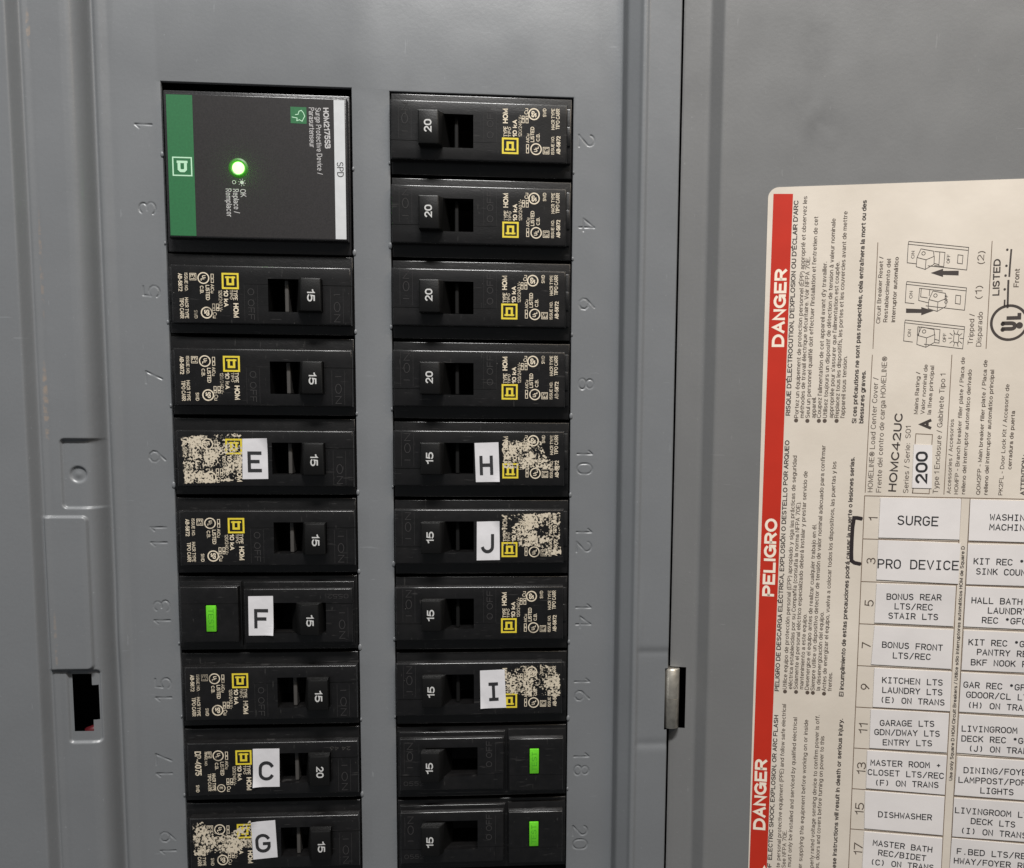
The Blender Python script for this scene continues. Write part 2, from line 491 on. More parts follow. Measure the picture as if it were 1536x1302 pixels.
# a plain single-stroke alphabet on a 4 x 6 grid (label tape, embossed numbers)
O_ = arc(2, 4, 2, 2, 0, 180) + arc(2, 2, 2, 2, 180, 360)
GL = {
 'A': [[(0, 0), (2, 6), (4, 0)], [(.75, 2), (3.25, 2)]],
 'B': [[(0, 0), (0, 6)] + [(2.3, 6)] + arc(2.3, 4.6, 1.4, 1.4, 80, -80) + [(0, 3.2)], [(2.3, 3.2)] + arc(2.3, 1.6, 1.7, 1.6, 80, -80) + [(0, 0)]],
 'C': [arc(2, 4, 2, 2, 25, 180) + arc(2, 2, 2, 2, 180, 335)],
 'D': [[(0, 0), (0, 6), (1.8, 6)] + arc(1.8, 3.8, 2.2, 2.2, 85, 0) + arc(1.8, 2.2, 2.2, 2.2, 0, -85) + [(1.8, 0), (0, 0)]],
 'E': [[(4, 6), (.2, 6), (.2, 0), (4, 0)], [(.2, 3.1), (3.3, 3.1)]],
 'F': [[(4, 6), (.2, 6), (.2, 0)], [(.2, 3), (3.4, 3)]],
 'G': [arc(2, 4, 2, 2, 25, 180) + arc(2, 2, 2, 2, 180, 350) + [(4, 2.8), (2.3, 2.8)]],
 'H': [[(.1, 0), (.1, 6)], [(3.9, 0), (3.9, 6)], [(.1, 3.1), (3.9, 3.1)]],
 'I': [[(2, 0), (2, 6)], [(.7, 6), (3.3, 6)], [(.7, 0), (3.3, 0)]],
 'J': [[(3.4, 6), (3.4, 1.8)] + arc(1.8, 1.8, 1.6, 1.8, 0, -165)],
 'K': [[(.1, 0), (.1, 6)], [(3.9, 6), (.1, 2.3)], [(1.5, 3.6), (4, 0)]],
 'L': [[(.3, 6), (.3, 0), (4, 0)]],
 'M': [[(0, 0), (.2, 6), (2, 2.4), (3.8, 6), (4, 0)]],
 'N': [[(.2, 0), (.2, 6), (3.8, 0), (3.8, 6)]],
 'O': [O_ + [(4, 4)]],
 'P': [[(.2, 0), (.2, 6), (2.3, 6)] + arc(2.3, 4.4, 1.7, 1.6, 85, -85) + [(.2, 2.8)]],
 'Q': [O_ + [(4, 4)], [(2.4, 1.5), (4, -.3)]],
 'R': [[(.2, 0), (.2, 6), (2.3, 6)] + arc(2.3, 4.4, 1.7, 1.6, 85, -85) + [(.2, 2.8)], [(2.2, 2.8), (4, 0)]],
 'S': [arc(2, 4.55, 1.8, 1.45, 30, 270) + arc(2, 1.55, 1.9, 1.55, 90, -150)],
 'T': [[(0, 6), (4, 6)], [(2, 6), (2, 0)]],
 'U': [[(.1, 6), (.1, 1.9)] + arc(2, 1.9, 1.9, 1.9, 180, 360) + [(3.9, 6)]],
 'V': [[(0, 6), (2, 0), (4, 6)]],
 'W': [[(0, 6), (.7, 0), (2, 3.8), (3.3, 0), (4, 6)]],
 'X': [[(0, 6), (4, 0)], [(0, 0), (4, 6)]],
 'Y': [[(0, 6), (2, 3), (4, 6)], [(2, 3), (2, 0)]],
 'Z': [[(0, 6), (4, 6), (0, 0), (4, 0)]],
 '/': [[(.3, -.3), (3.7, 6.3)]],
 '(': [arc(4.2, 3, 2.4, 3.8, 130, 230)],
 ')': [arc(-.2, 3, 2.4, 3.8, 50, -50)],
 '*': [[(2, 3.4), (2, 5.8)], [(1, 4), (3, 5.2)], [(1, 5.2), (3, 4)]],
 '+': [[(2, 1.6), (2, 4.4)], [(.6, 3), (3.4, 3)]],
 '.': [[(1.8, .2), (2.3, .2)]],
 '-': [[(.8, 3), (3.2, 3)]],
 ' ': [],
 '0': [arc(2, 3.9, 1.9, 2.1, 0, 180) + arc(2, 2.1, 1.9, 2.1, 180, 360) + [(3.9, 3.9)]],
 '1': [[(.9, 4.6), (2.1, 6), (2.1, 0)]],
 '2': [arc(2, 4.2, 1.8, 1.8, 165, -25) + [(.2, 0), (4, 0)]],
 '3': [arc(1.9, 4.5, 1.7, 1.5, 155, -80) + [(1.3, 3.1)], [(1.6, 3.1)] + arc(1.9, 1.6, 2, 1.6, 85, -155)],
 '4': [[(3, 0), (3, 6), (0, 1.7), (4.2, 1.7)]],
 '5': [[(3.6, 6), (.7, 6), (.4, 3.2)] + arc(1.9, 1.9, 2, 1.9, 115, -150)],
 '6': [[(3.2, 6), (.5, 3)] + arc(2, 1.9, 1.9, 1.9, 150, 510)],
 '7': [[(0, 6), (4, 6), (1.4, 0)]],
 '8': [arc(2, 4.5, 1.6, 1.5, -90, 270, 14), arc(2, 1.5, 1.9, 1.5, 90, 450, 14)],
 '9': [[(.8, 0), (3.5, 3)] + arc(2, 4.1, 1.9, 1.9, -30, 330)],
}

def stroke_points(text, p0, p1, cap, fixed=True):
    """strokes of a one-line text whose baseline runs from p0 to p1"""
    p0, p1 = Vector(p0), Vector(p1)
    d = p1 - p0
    ln = d.length
    d.normalize()
    up = Vector((d.y, -d.x))
    n = len(text)
    pitch = 5.6
    total = pitch * (n - 1) + 4
    sx, sy = ln / total, cap / 6
    out = []
    for i, ch in enumerate(text):
        for st in GL.get(ch, []):
            out.append([tuple(p0 + d * ((x + i * pitch) * sx) + up * (y * sy)) for x, y in st])
    return out

def stroke_text(bm, text, p0, p1, cap, h, w):
    for k, st in enumerate(stroke_points(text, p0, p1, cap)):
        closed = (Vector(st[0]) - Vector(st[-1])).length < 1e-3
        ribbon(bm, st[:-1] if closed else st, w, h + .006 * (k % 3), closed)

# the rest of a plain grotesque, proportional, single stroke
RX, RY = 1.7, 2.15
ROUND = arc(1.7, 2.15, RX, RY, 0, 360, 14)
ARCH = [(0, 2.4)] + arc(1.6, 2.6, 1.6, 1.65, 170, 0) + [(3.2, 0)]
PROP = {
 'I': [[(0, 0), (0, 6)]], 'J': [[(2.8, 6), (2.8, 1.7)] + arc(1.4, 1.6, 1.4, 1.6, 0, -175)],
 'C': [arc(2.3, 3, 2.3, 3, 40, 320, 14)], 'O': [arc(2.4, 3, 2.4, 3, 0, 360, 18)],
 'G': [arc(2.4, 3, 2.4, 3, 40, 345, 14) + [(4.75, 2.9), (2.7, 2.9)], [(4.75, 2.4), (4.75, 0)]],
 'Q': [arc(2.4, 3, 2.4, 3, 0, 360, 18), [(2.9, 1.4), (4.8, -.3)]],
 'D': [[(0, 0), (0, 6), (1.8, 6)] + arc(1.8, 3, 2.5, 3, 80, -80, 10) + [(1.8, 0), (0, 0)]],
 'M': [[(0, 0), (0, 6), (2.4, .6), (4.8, 6), (4.8, 0)]],
 'W': [[(0, 6), (1.5, 0), (3, 5.6), (4.5, 0), (6, 6)]],
 '1': [[(0, 4.6), (1.0, 4.9), (1.7, 6), (1.7, 0)]],
 'a': [arc(1.6, 3.0, 1.4, 1.3, 155, 0) + [(3.0, .6), (3.3, 0)], [(3.0, 2.5), (1.3, 2.25)] + arc(1.2, 1.15, 1.2, 1.1, 100, 280) + [(2.3, .4), (3.0, 1.3)]],
 'b': [[(0, 6), (0, 0)], ROUND], 'c': [arc(1.7, 2.15, RX, RY, 45, 315, 10)],
 'd': [ROUND, [(3.4, 6), (3.4, 0)]],
 'e': [[(.05, 2.2), (3.38, 2.2)] + arc(1.7, 2.15, 1.68, RY, 8, 312, 12)],
 'f': [[(2, 5.95), (1.4, 5.8)] + arc(1.8, 4.8, 1.0, 1.0, 130, 180, 3) + [(.8, 0)], [(0, 4.2), (1.9, 4.2)]],
 'g': [ROUND, [(3.4, 4.3), (3.4, -.2)] + arc(1.7, -.2, 1.7, 1.45, -10, -150)],
 'h': [[(0, 6), (0, 0)], ARCH], 'i': [[(0, 4.3), (0, 0)], [(0, 5.5), (0, 5.9)]],
 'j': [[(.5, 4.3), (.5, -1), (0, -1.6)], [(.5, 5.5), (.5, 5.9)]],
 'k': [[(0, 6), (0, 0)], [(3, 4.3), (0, 1.5)], [(1.2, 2.5), (3.1, 0)]], 'l': [[(0, 6), (0, 0)]],
 'm': [[(0, 4.3), (0, 0)], [(0, 2.6)] + arc(1.3, 2.8, 1.3, 1.45, 170, 0, 6) + [(2.6, 0)], [(2.6, 2.6)] + arc(3.9, 2.8, 1.3, 1.45, 170, 0, 6) + [(5.2, 0)]],
 'n': [[(0, 4.3), (0, 0)], ARCH], 'o': [ROUND], 'p': [[(0, 4.3), (0, -1.7)], ROUND],
 'q': [ROUND, [(3.4, 4.3), (3.4, -1.7)]], 'r': [[(0, 4.3), (0, 0)], [(0, 2.4)] + arc(1.5, 2.7, 1.5, 1.5, 165, 80, 4)],
 's': [arc(1.5, 3.2, 1.35, 1.05, 30, 270, 7) + arc(1.5, 1.1, 1.5, 1.05, 90, -150, 7)],
 't': [[(.8, 5.5), (.8, .9)] + arc(1.6, .9, .8, .85, 190, 280, 3), [(0, 4.2), (1.9, 4.2)]],
 'u': [[(0, 4.3), (0, 1.7)] + arc(1.6, 1.65, 1.6, 1.65, 180, 350) + [(3.2, 1.9)], [(3.2, 4.3), (3.2, 0)]],
 'v': [[(0, 4.3), (1.6, 0), (3.2, 4.3)]], 'w': [[(0, 4.3), (1.15, 0), (2.3, 4.1), (3.45, 0), (4.6, 4.3)]],
 'x': [[(0, 4.3), (3, 0)], [(0, 0), (3, 4.3)]], 'y': [[(0, 4.3), (1.6, .1)], [(3.2, 4.3), (1.2, -1.2), (.3, -1.6)]],
 'z': [[(0, 4.3), (3, 4.3), (0, 0), (3, 0)]],
 '.': [[(0, .1), (0, .55)]], ',': [[(.2, .5), (-.1, -.9)]], ':': [[(0, .1), (0, .55)], [(0, 3.5), (0, 3.95)]],
 "'": [[(0, 6), (0, 4.5)]], '-': [[(0, 2.3), (1.9, 2.3)]], '/': [[(0, -.2), (2, 6.2)]],
 '(': [arc(2.4, 2.2, 2.4, 4.2, 125, 235)], ')': [arc(-1, 2.2, 2.4, 4.2, 55, -55)],
 '~': [[(0, 2.5), (.8, 3.1), (1.8, 2.4), (2.6, 3)]],
 '\u00ae': [arc(2.2, 3, 2.2, 3, 0, 360, 14), [(1.5, 1.6), (1.5, 4.4), (2.6, 4.4), (2.9, 3.6), (2.5, 3), (1.5, 3)], [(2.2, 3), (3, 1.6)]],
}
ACC = {'\u0301': [(-.4, 0), (.6, 1.1)], '\u0300': [(.4, 0), (-.6, 1.1)], '\u0302': [(-.8, 0), (0, .9), (.8, 0)], '\u0303': [(-1, .2), (-.4, .7), (.4, .2), (1, .7)]}

def glyph(ch):
    d = unicodedata.normalize('NFD', ch) if ch != '\u00ae' else ch
    st = PROP.get(d[0], GL.get(d[0], []))
    if len(d) > 1 and d[1] in ACC:
        xs = [p[0] for q in st for p in q]
        mid = (min(xs) + max(xs)) / 2
        if d[0] == 'i':
            st = st[:1]
        y = 6.7 if d[0].isupper() else 5.0
        st = st + [[(mid + x, y + yy) for x, yy in ACC[d[1]]]]
    return st

def text(bm, s, p0, p1, cap, h, bold=0.006):
    """printed line: baseline p0 -> p1 (mm), letters stand to the left of that direction"""
    x, out = 0.0, []
    for ch in s:
        if ch == ' ':
            x += 2.3
            continue
        st = glyph(ch)
        if not st:
            continue
        xs = [p[0] for q in st for p in q]
        a, b = min(xs), max(xs)
        for q in st:
            out.append([(px - a + x, py) for px, py in q])
        x += b - a + 1.55
    total = x - 1.55
    if total < .1:
        total = .1
    w = cap * (.115 + bold * 4.4)
    p0, p1 = Vector(p0), Vector(p1)
    d = p1 - p0
    sx = (d.length - w) / total if total > .2 else 0
    sy = (cap - w) / 6
    d.normalize()
    up = Vector((d.y, -d.x))
    o = p0 + d * (w / 2) + up * (w / 2)
    for k, st in enumerate(out):
        pts = [tuple(o + d * (x * sx) + up * (y * sy)) for x, y in st]
        closed = len(pts) > 3 and (Vector(pts[0]) - Vector(pts[-1])).length < 1e-3
        ribbon(bm, pts[:-1] if closed else pts, w, h + .005 * (k % 3), closed)

def ctext(bm, s, c, d, cap, length, h, bold=0.006):
    """printed line centred on c, running along the unit direction d"""
    d = Vector(d).normalized()
    up = Vector((d.y, -d.x))
    b = Vector(c) - up * cap / 2
    text(bm, s, b - d * length / 2, b + d * length / 2, cap, h, bold)

def ring(bm, c, r, w, h, n=28):
    ribbon(bm, [(c[0] + r * math.cos(2 * math.pi * i / n), c[1] + r * math.sin(2 * math.pi * i / n)) for i in range(n)], w, h, True)

def disc(bm, c, r, h, n=20):
    poly(bm, [(c[0] + r * math.cos(2 * math.pi * i / n), c[1] + r * math.sin(2 * math.pi * i / n)) for i in range(n)], h)

def smooth01(t):
    t = max(0.0, min(1.0, t))
    return t * t * (3 - 2 * t)

# ------------------------------------------------------------------ panel cover
W, G, PITCH = 57.41, 69.04, 25.4
V0, V1 = -75.0, 335.0
cover = thing('panel_cover', 'grey painted sheet metal panel cover with stamped numbers around the breaker openings', 'panel cover')

# stamped circuit numbers: each its own pressed tile of the plate
TW, TH = 7.6, 13.0
left_no = {1: (-5.488, 12.433), 3: (-5.210, 37.197), 5: (-4.926, 62.420), 7: (-5.073, 88.951), 9: (-4.942, 113.877), 11: (-5.423, 139.039), 13: (-5.278, 164.433), 15: (-5.754, 190.056), 17: (-6.436, 215.676), 19: (-6.074, 242.237)}
right_no = {2: (130.754, 12.982), 4: (131.059, 38.926), 6: (131.353, 63.874), 8: (131.436, 89.486), 10: (131.290, 114.684), 12: (131.366, 140.547), 14: (131.433, 165.966), 16: (131.270, 191.363), 18: (131.335, 217.436), 20: (131.169, 243.722)}
TXL = sum(p[0] for p in left_no.values()) / 10
TXR = sum(p[0] for p in right_no.values()) / 10

def seg_dist(p, a, b):
    ax, ay = a; bx, by = b
    dx, dy = bx - ax, by - ay
    l2 = dx * dx + dy * dy
    t = 0 if l2 == 0 else max(0, min(1, ((p[0] - ax) * dx + (p[1] - ay) * dy) / l2))
    return math.hypot(p[0] - ax - t * dx, p[1] - ay - t * dy)

tiles = []
for table, tx, up_dir in ((left_no, TXL, -1), (right_no, TXR, 1)):
    for num, (cu, cv) in table.items():
        s = str(num)
        ln = 3.6 if len(s) == 1 else 8.4
        cap = 4.9
        # left numbers read upwards, right numbers read downwards
        d = Vector((0, up_dir))
        up = Vector((d.y, -d.x))
        c = Vector((cu, cv))
        b = c - up * cap / 2
        strokes = stroke_points(s, b - d * ln / 2, b + d * ln / 2, cap)
        segs = [(st[i], st[i + 1]) for st in strokes for i in range(len(st) - 1)]
        u0, u1, v0, v1 = tx - TW / 2, tx + TW / 2, cv - TH / 2, cv + TH / 2
        if num in (19, 20):
            v1 = v1 + .001
        tiles.append((u0, u1, v0, v1))
        bm = bmesh.new()
        nu, nv = 54, 92
        grid = []
        for i in range(nu + 1):
            col = []
            for j in range(nv + 1):
                u = u0 + (u1 - u0) * i / nu
                v = v0 + (v1 - v0) * j / nv
                h = 0.0
                if 0 < i < nu and 0 < j < nv:
                    dd = min(seg_dist((u, v), a, bb) for a, bb in segs)
                    wob = .8 + .35 * math.sin(u * 1.3 + v * .9 + num)
                    h = -0.20 * wob * smooth01(1 - (dd - .05) / .42)
                col.append(bm.verts.new(L(u, v, h)))
            grid.append(col)
        for i in range(nu):
            for j in range(nv):
                bm.faces.new((grid[i][j], grid[i][j + 1], grid[i + 1][j + 1], grid[i + 1][j]))
        link('stamped_number', bm, 'cover', cover, smooth=True)

XL, XR = -14.6, 141.6
bm = bmesh.new()
cut = [(0, W, -0.55, 300), (G, G + W, 0.0, 300)]
slab(bm, (XL, XR, V0, V1), cut + tiles, -1.3, 0.0)
for f in list(bm.faces):                                    # no rims around the number tiles
    c = f.calc_center_median()
    if abs(f.normal.y) < .5:
        u, v = c.x / MM, -c.z / MM
        if any(t[0] - .01 <= u <= t[1] + .01 and t[2] - .01 <= v <= t[3] + .01 for t in tiles):
            bm.faces.remove(f)
rim = [e for e in bm.edges if len(e.link_faces) == 2 and e.calc_face_angle(0) > .5
       and all(abs(v.co.y) < 1e-7 and XL + .1 < v.co.x / MM < XR - .1 for v in e.verts)]
bmesh.ops.bevel(bm, geom=rim, offset=.22 * MM, segments=2, profile=.5, affect='EDGES')
# little burrs left where the knock-out strips were snapped off
for k in range(1, 10):
    for x, s in ((0, 1), (W, -1), (G, 1), (G + W, -1)):
        if random.random() < .85:
            v = PITCH * k + random.uniform(-1.6, .2) + (-3 if s > 0 else -1)
            r = random.uniform(.35, .75)
            bmesh.ops.create_uvsphere(bm, u_segments=10, v_segments=8, radius=1.0,
                matrix=Matrix.Translation(L(x - s * .25, v, -.05)) @ Matrix.Diagonal((r * .8 * MM, .38 * MM, r * 1.5 * MM, 1)))
o = link('cover_plate', bm, 'cover', cover)
auto_smooth(o.data, 35)

def lerp_profile(pts, x):
    for (a, ha), (b, hb) in zip(pts, pts[1:]):
        if a <= x <= b:
            t = (x - a) / (b - a)
            return ha + (hb - ha) * t
    return pts[0][1] if x < pts[0][0] else pts[-1][1]

def blurred(pts, x, r):
    n = 9
    return sum(lerp_profile(pts, x + r * (2 * i / (n - 1) - 1)) for i in range(n)) / n

def rrect(u, v, q, r):
    """signed distance to a rounded rectangle, negative inside"""
    cx, cy = (q[0] + q[1]) / 2, (q[2] + q[3]) / 2
    dx = abs(u - cx) - (q[1] - q[0]) / 2 + r
    dy = abs(v - cy) - (q[3] - q[2]) / 2 + r
    return math.hypot(max(dx, 0), max(dy, 0)) + min(max(dx, dy), 0) - r

# left rail: outer trim, step, latch strip with its pressed pads, rounded drop to the plate
left_prof = [(-300, 12.2), (-38.2, 12.2), (-36.4, 7.9), (-35.5, 8.35), (-34.0, 8.0), (-25.2, 8.0), (-23.6, 7.75), (-22.5, 7.2), (-21.6, 6.2), (-20.9, 4.8), (-20.4, 3.0), (-20.0, .6), (-19.5, -.15), (-18.3, .75), (-17.3, .80), (-15.3, .03), (XL, 0)]
UP_PAD = (-30.6, -16.0, (-25.641, 108.351)[1], (-26.571, 129.449)[1])
LOW_PAD = (-40.0, -23.6, (-27.680, 132.135)[1], (-29.818, 180.276)[1])
SLOT_A = ((-30.660, 190.138)[0], (-24.798, 190.229)[0], (-27.880, 182.014)[1], (-27.676, 200.570)[1])
SLOT_B = ((-28.237, 190.176)[0], (-22.975, 190.257)[0], (-26.020, 185.688)[1], (-24.474, 196.938)[1])
LIP = (SLOT_A[0] - 1.2, -22.4, SLOT_A[2] - 1.2, SLOT_A[3] + 3.4)
HOLE = (-26.118, 119.168)

def left_h(u, v):
    h = blurred(left_prof, u, .3) if u < XL - .4 else 0.0
    if -38 < u < -19:
        fade = smooth01((-19.6 - u) / 1.6)
        h -= .95 * fade * smooth01(.5 - rrect(u, v, UP_PAD, 1.2) / .55)
        h += .95 * smooth01((u + 36.6) / .9) * smooth01(.5 - rrect(u, v, LOW_PAD, 1.4) / .55)
        h -= .85 * fade * smooth01(.5 - rrect(u, v, LIP, 1.0) / .55)
        d = math.hypot(u - HOLE[0], v - HOLE[1])
        h -= .55 * smooth01((2.75 - d) / .8)
        h += .22 * smooth01((1.5 - d) / 1.5)
    # a slow crease low on the inner bend
    h += .6 * math.exp(-((v - 172) / 13) ** 2) * smooth01((u + 21) / 3) * smooth01((XL - u) / 3)
    return h

def in_rect(u, v, q):
    return q[0] < u < q[1] and q[2] < v < q[3]

def rail(name, us, vs, hfun, hole):
    bm = bmesh.new()
    grid = [[bm.verts.new(L(u, v, hfun(u, v))) for v in vs] for u in us]
    for i in range(len(us) - 1):
        for j in range(len(vs) - 1):
            if hole((us[i] + us[i + 1]) / 2, (vs[j] + vs[j + 1]) / 2):
                continue
            bm.faces.new((grid[i][j], grid[i][j + 1], grid[i + 1][j + 1], grid[i + 1][j]))
    loose = [v for v in bm.verts if not v.link_faces]
    bmesh.ops.delete(bm, geom=loose, context='VERTS')
    return link(name, bm, 'cover', cover, smooth=True)

def frange(a, b, st):
    n = max(1, round((b - a) / st))
    return [a + (b - a) * i / n for i in range(n)]
exact_u = sorted({SLOT_A[0], SLOT_A[1], SLOT_B[0], SLOT_B[1]})
us = [-160, -120, -80, -55, -45]
prev = -40.0
for x in exact_u + [XL]:
    us += frange(prev, x, .28)
    prev = x
us.append(XL)
exact_v = [UP_PAD[2] - 4, SLOT_A[2], SLOT_B[2], SLOT_B[3], SLOT_A[3], SLOT_A[3] + 8]
vs = frange(V0, exact_v[0], 6)
prev = exact_v[0]
for y in exact_v[1:]:
    vs += frange(prev, y, .32)
    prev = y
vs += frange(prev, V1, 6) + [V1]
def latch_hole(u, v):
    return in_rect(u, v, SLOT_A) or in_rect(u, v, SLOT_B)
rail('latch_rail', us, vs, left_h, latch_hole)

# right rail with the hinge notch and the press dents beside it
right_prof = [(XR, 0), (142.0, 0), (142.7, 4.3), (143.2, 4.9), (146.2, 7.4), (147.0, 8.55), (148.0, 8.65), (149.0, 8.0), (158.7, 8.0), (159.0, 7.5), (159.1, 2.0)]
HV0, HV1 = (159.951, 182.397)[1], (160.399, 203.171)[1]
HX0 = (157.934, 193.045)[0]
def right_h(u, v):
    h = lerp_profile(right_prof, u) if u > 158 else blurred(right_prof, u, .22) if u > XR + .3 else 0.0
    if u > 145:
        k = smooth01((u - 147.5) / 2.5)
        for vc, s in ((HV0 - 5.5, 1), (HV1 + 5.0, 1)):
            h -= .30 * k * math.exp(-((v - vc) / 1.3) ** 2)
        h -= .22 * smooth01((v - HV0 + 6) / 3) * smooth01((HV1 + 6 - v) / 3) * k
        h += .25 * math.exp(-((u - 149.6) / .8) ** 2) * math.exp(-((v - HV0 + 16) / 9) ** 2)
    return h
us = frange(XR, HX0, .25) + frange(HX0, 158.6, .2) + [158.6, 158.75, 158.9, 159.0, 159.1]
vs = frange(V0, HV0 - 30, 6) + frange(HV0 - 30, HV0, .5) + frange(HV0, HV1, .5) + frange(HV1, HV1 + 15, .5) + frange(HV1 + 15, V1, 6) + [V1]
def hinge_notch(u, v):
    return u > HX0 and HV0 < v < HV1
rail('hinge_rail', us, vs, right_h, hinge_notch)

# the box behind the cover: what the gaps look into
bm = bmesh.new()
box(bm, -150, 180, V0 + 2, V1 - 2, -90, -88)
for q in ((-150, -148, V0 + 2, V1 - 2), (176, 180, V0 + 2, V1 - 2), (-148, 176, V0 + 2, V0 + 4), (-148, 176, V1 - 4, V1 - 2)):
    box(bm, *q, -88, -3.0)
o = link('panel_box', bm, 'dark')
o['label'] = 'dark inside of the metal box seen through the black latch slot'
o['category'] = 'panel box'

# a dark red wire just visible in the latch slot
bm = bmesh.new()
c0 = (-29.964, 202.606)
pts = [(c0[0] - 3, c0[1] + 18, -14), (c0[0] - .5, c0[1] + 5, -4), (c0[0] + .3, c0[1] + .6, -.6), (c0[0] + 2.5, c0[1] + .2, -2.5), (c0[0] + 9, c0[1] + 6, -14)]
rings = []
for i, p in enumerate(pts):
    a = Vector(pts[max(0, i - 1)]); b = Vector(pts[min(len(pts) - 1, i + 1)])
    t = (b - a).normalized()
    s = t.cross(Vector((.3, .2, 1))).normalized(); r = t.cross(s)
    rings.append([bm.verts.new(L(*(Vector(p) + (s * math.cos(k * math.pi / 5) + r * math.sin(k * math.pi / 5)) * 1.6))) for k in range(10)])
for a, b in zip(rings, rings[1:]):
    for k in range(10):
        bm.faces.new((a[k], a[(k + 1) % 10], b[(k + 1) % 10], b[k]))
bmesh.ops.recalc_face_normals(bm, faces=bm.faces)
o = link('wire', bm, 'wire', None, smooth=True)
o['label'] = 'dark red wire glimpsed at the bottom of the black latch slot'
o['category'] = 'wire'

# ------------------------------------------------------------------ breakers
_me = {}
def part(key, name, material, parent, build, smooth=None):
    """a part; identical parts of the breakers share one mesh"""
    if key not in _me:
        bm = bmesh.new()
        build(bm)
        bm.normal_update()
        me = bpy.data.meshes.new(name)
        bm.to_mesh(me)
        bm.free()
        me.materials.append(M[material])
        if smooth:
            auto_smooth(me, smooth)
        _me[key] = me
    return place(name, _me[key], parent)

FU0, FU1, FV0, FV1, FH = 0.55, 55.3, 3.3, 21.1, 3.0
FB = .42
SU0, SU1, SV0, SV1 = 9.3, 26.0, 7.2, 17.3
SEAM = 15.5

def b_case(bm):
    slab(bm, (.35, 57.05, .45, 24.95), [(SU0, SU1, SV0, SV1)], -12, -.15, .40, rim_only=True)
    box(bm, 55.2, 56.6, 4.0, 20.6, -.3, 1.3, .25, 2)
    box(bm, 55.25, 56.45, 9.6, 15.4, -.2, 1.75, .2, 2)

def b_face(bm):
    holes = [(SU0, SU1, SV0, SV1), (FU0 - 1, SU0, SEAM - .07, SEAM + .07), (SU1, 33.2, SEAM - .04, SEAM + .04)]
    slab(bm, (FU0, FU1, FV0, FV1), holes, -.15, FH, .5, rim_only=True)

def b_slot_floor(bm):
    box(bm, SU1 - 5.9, SU1 - 4.7, SV0 + .1, SV1 - .1, -4.0, 1.3, .3, 2)

def toggle_profile(bm, prof, v0, v1, bevel):
    a = [bm.verts.new(L(u, v0, h)) for u, h in prof]
    b = [bm.verts.new(L(u, v1, h)) for u, h in prof]
    fs = [bm.faces.new(a), bm.faces.new(b[::-1])]
    n = len(prof)
    for i in range(n):
        j = (i + 1) % n
        fs.append(bm.faces.new((a[j], a[i], b[i], b[j])))
    bmesh.ops.recalc_face_normals(bm, faces=fs)
    es = list({e for f in fs for e in f.edges if all(v.co.y < -.0012 for v in e.verts)})
    bmesh.ops.bevel(bm, geom=es, offset=bevel * MM, segments=2, profile=.5, affect='EDGES')

def b_toggle(bm):
    toggle_profile(bm, [(9.15, 6.3), (15.4, 6.6), (16.5, 4.4), (18.6, -2.5), (10.2, -2.5)], 7.15, 17.35, .5)

def b_number(txt, uc=12.2, vc=12.0, hh=6.42):
    def f(bm):
        ctext(bm, txt, (uc, vc), (0, -1), 2.35, 3.75, 0, .014)
        for v in bm.verts:                                  # lie on the slightly tilted toggle face
            v.co.y = -(6.3 + (v.co.x / MM - 9.15) * .048 + .03) * MM
    return f

def b_on(bm):
    ctext(bm, 'I ON', (4.9, 8.6), (0, -1), 2.0, 8.6, FH + .05, -.004)
    ribbon(bm, [(3.0, 4.0), (3.0, 14.8)], .07, FH + .04)
    ribbon(bm, [(6.9, 4.0), (6.9, 14.8)], .07, FH + .04)
def b_off(bm):
    ctext(bm, 'O OFF', (31.2, 9.4), (0, -1), 2.0, 9.6, FH + .05, -.004)
    ribbon(bm, [(29.2, 4.2), (29.2, 15.2)], .06, FH + .04)
    ribbon(bm, [(33.2, 4.2), (33.2, 15.2)], .06, FH + .04)

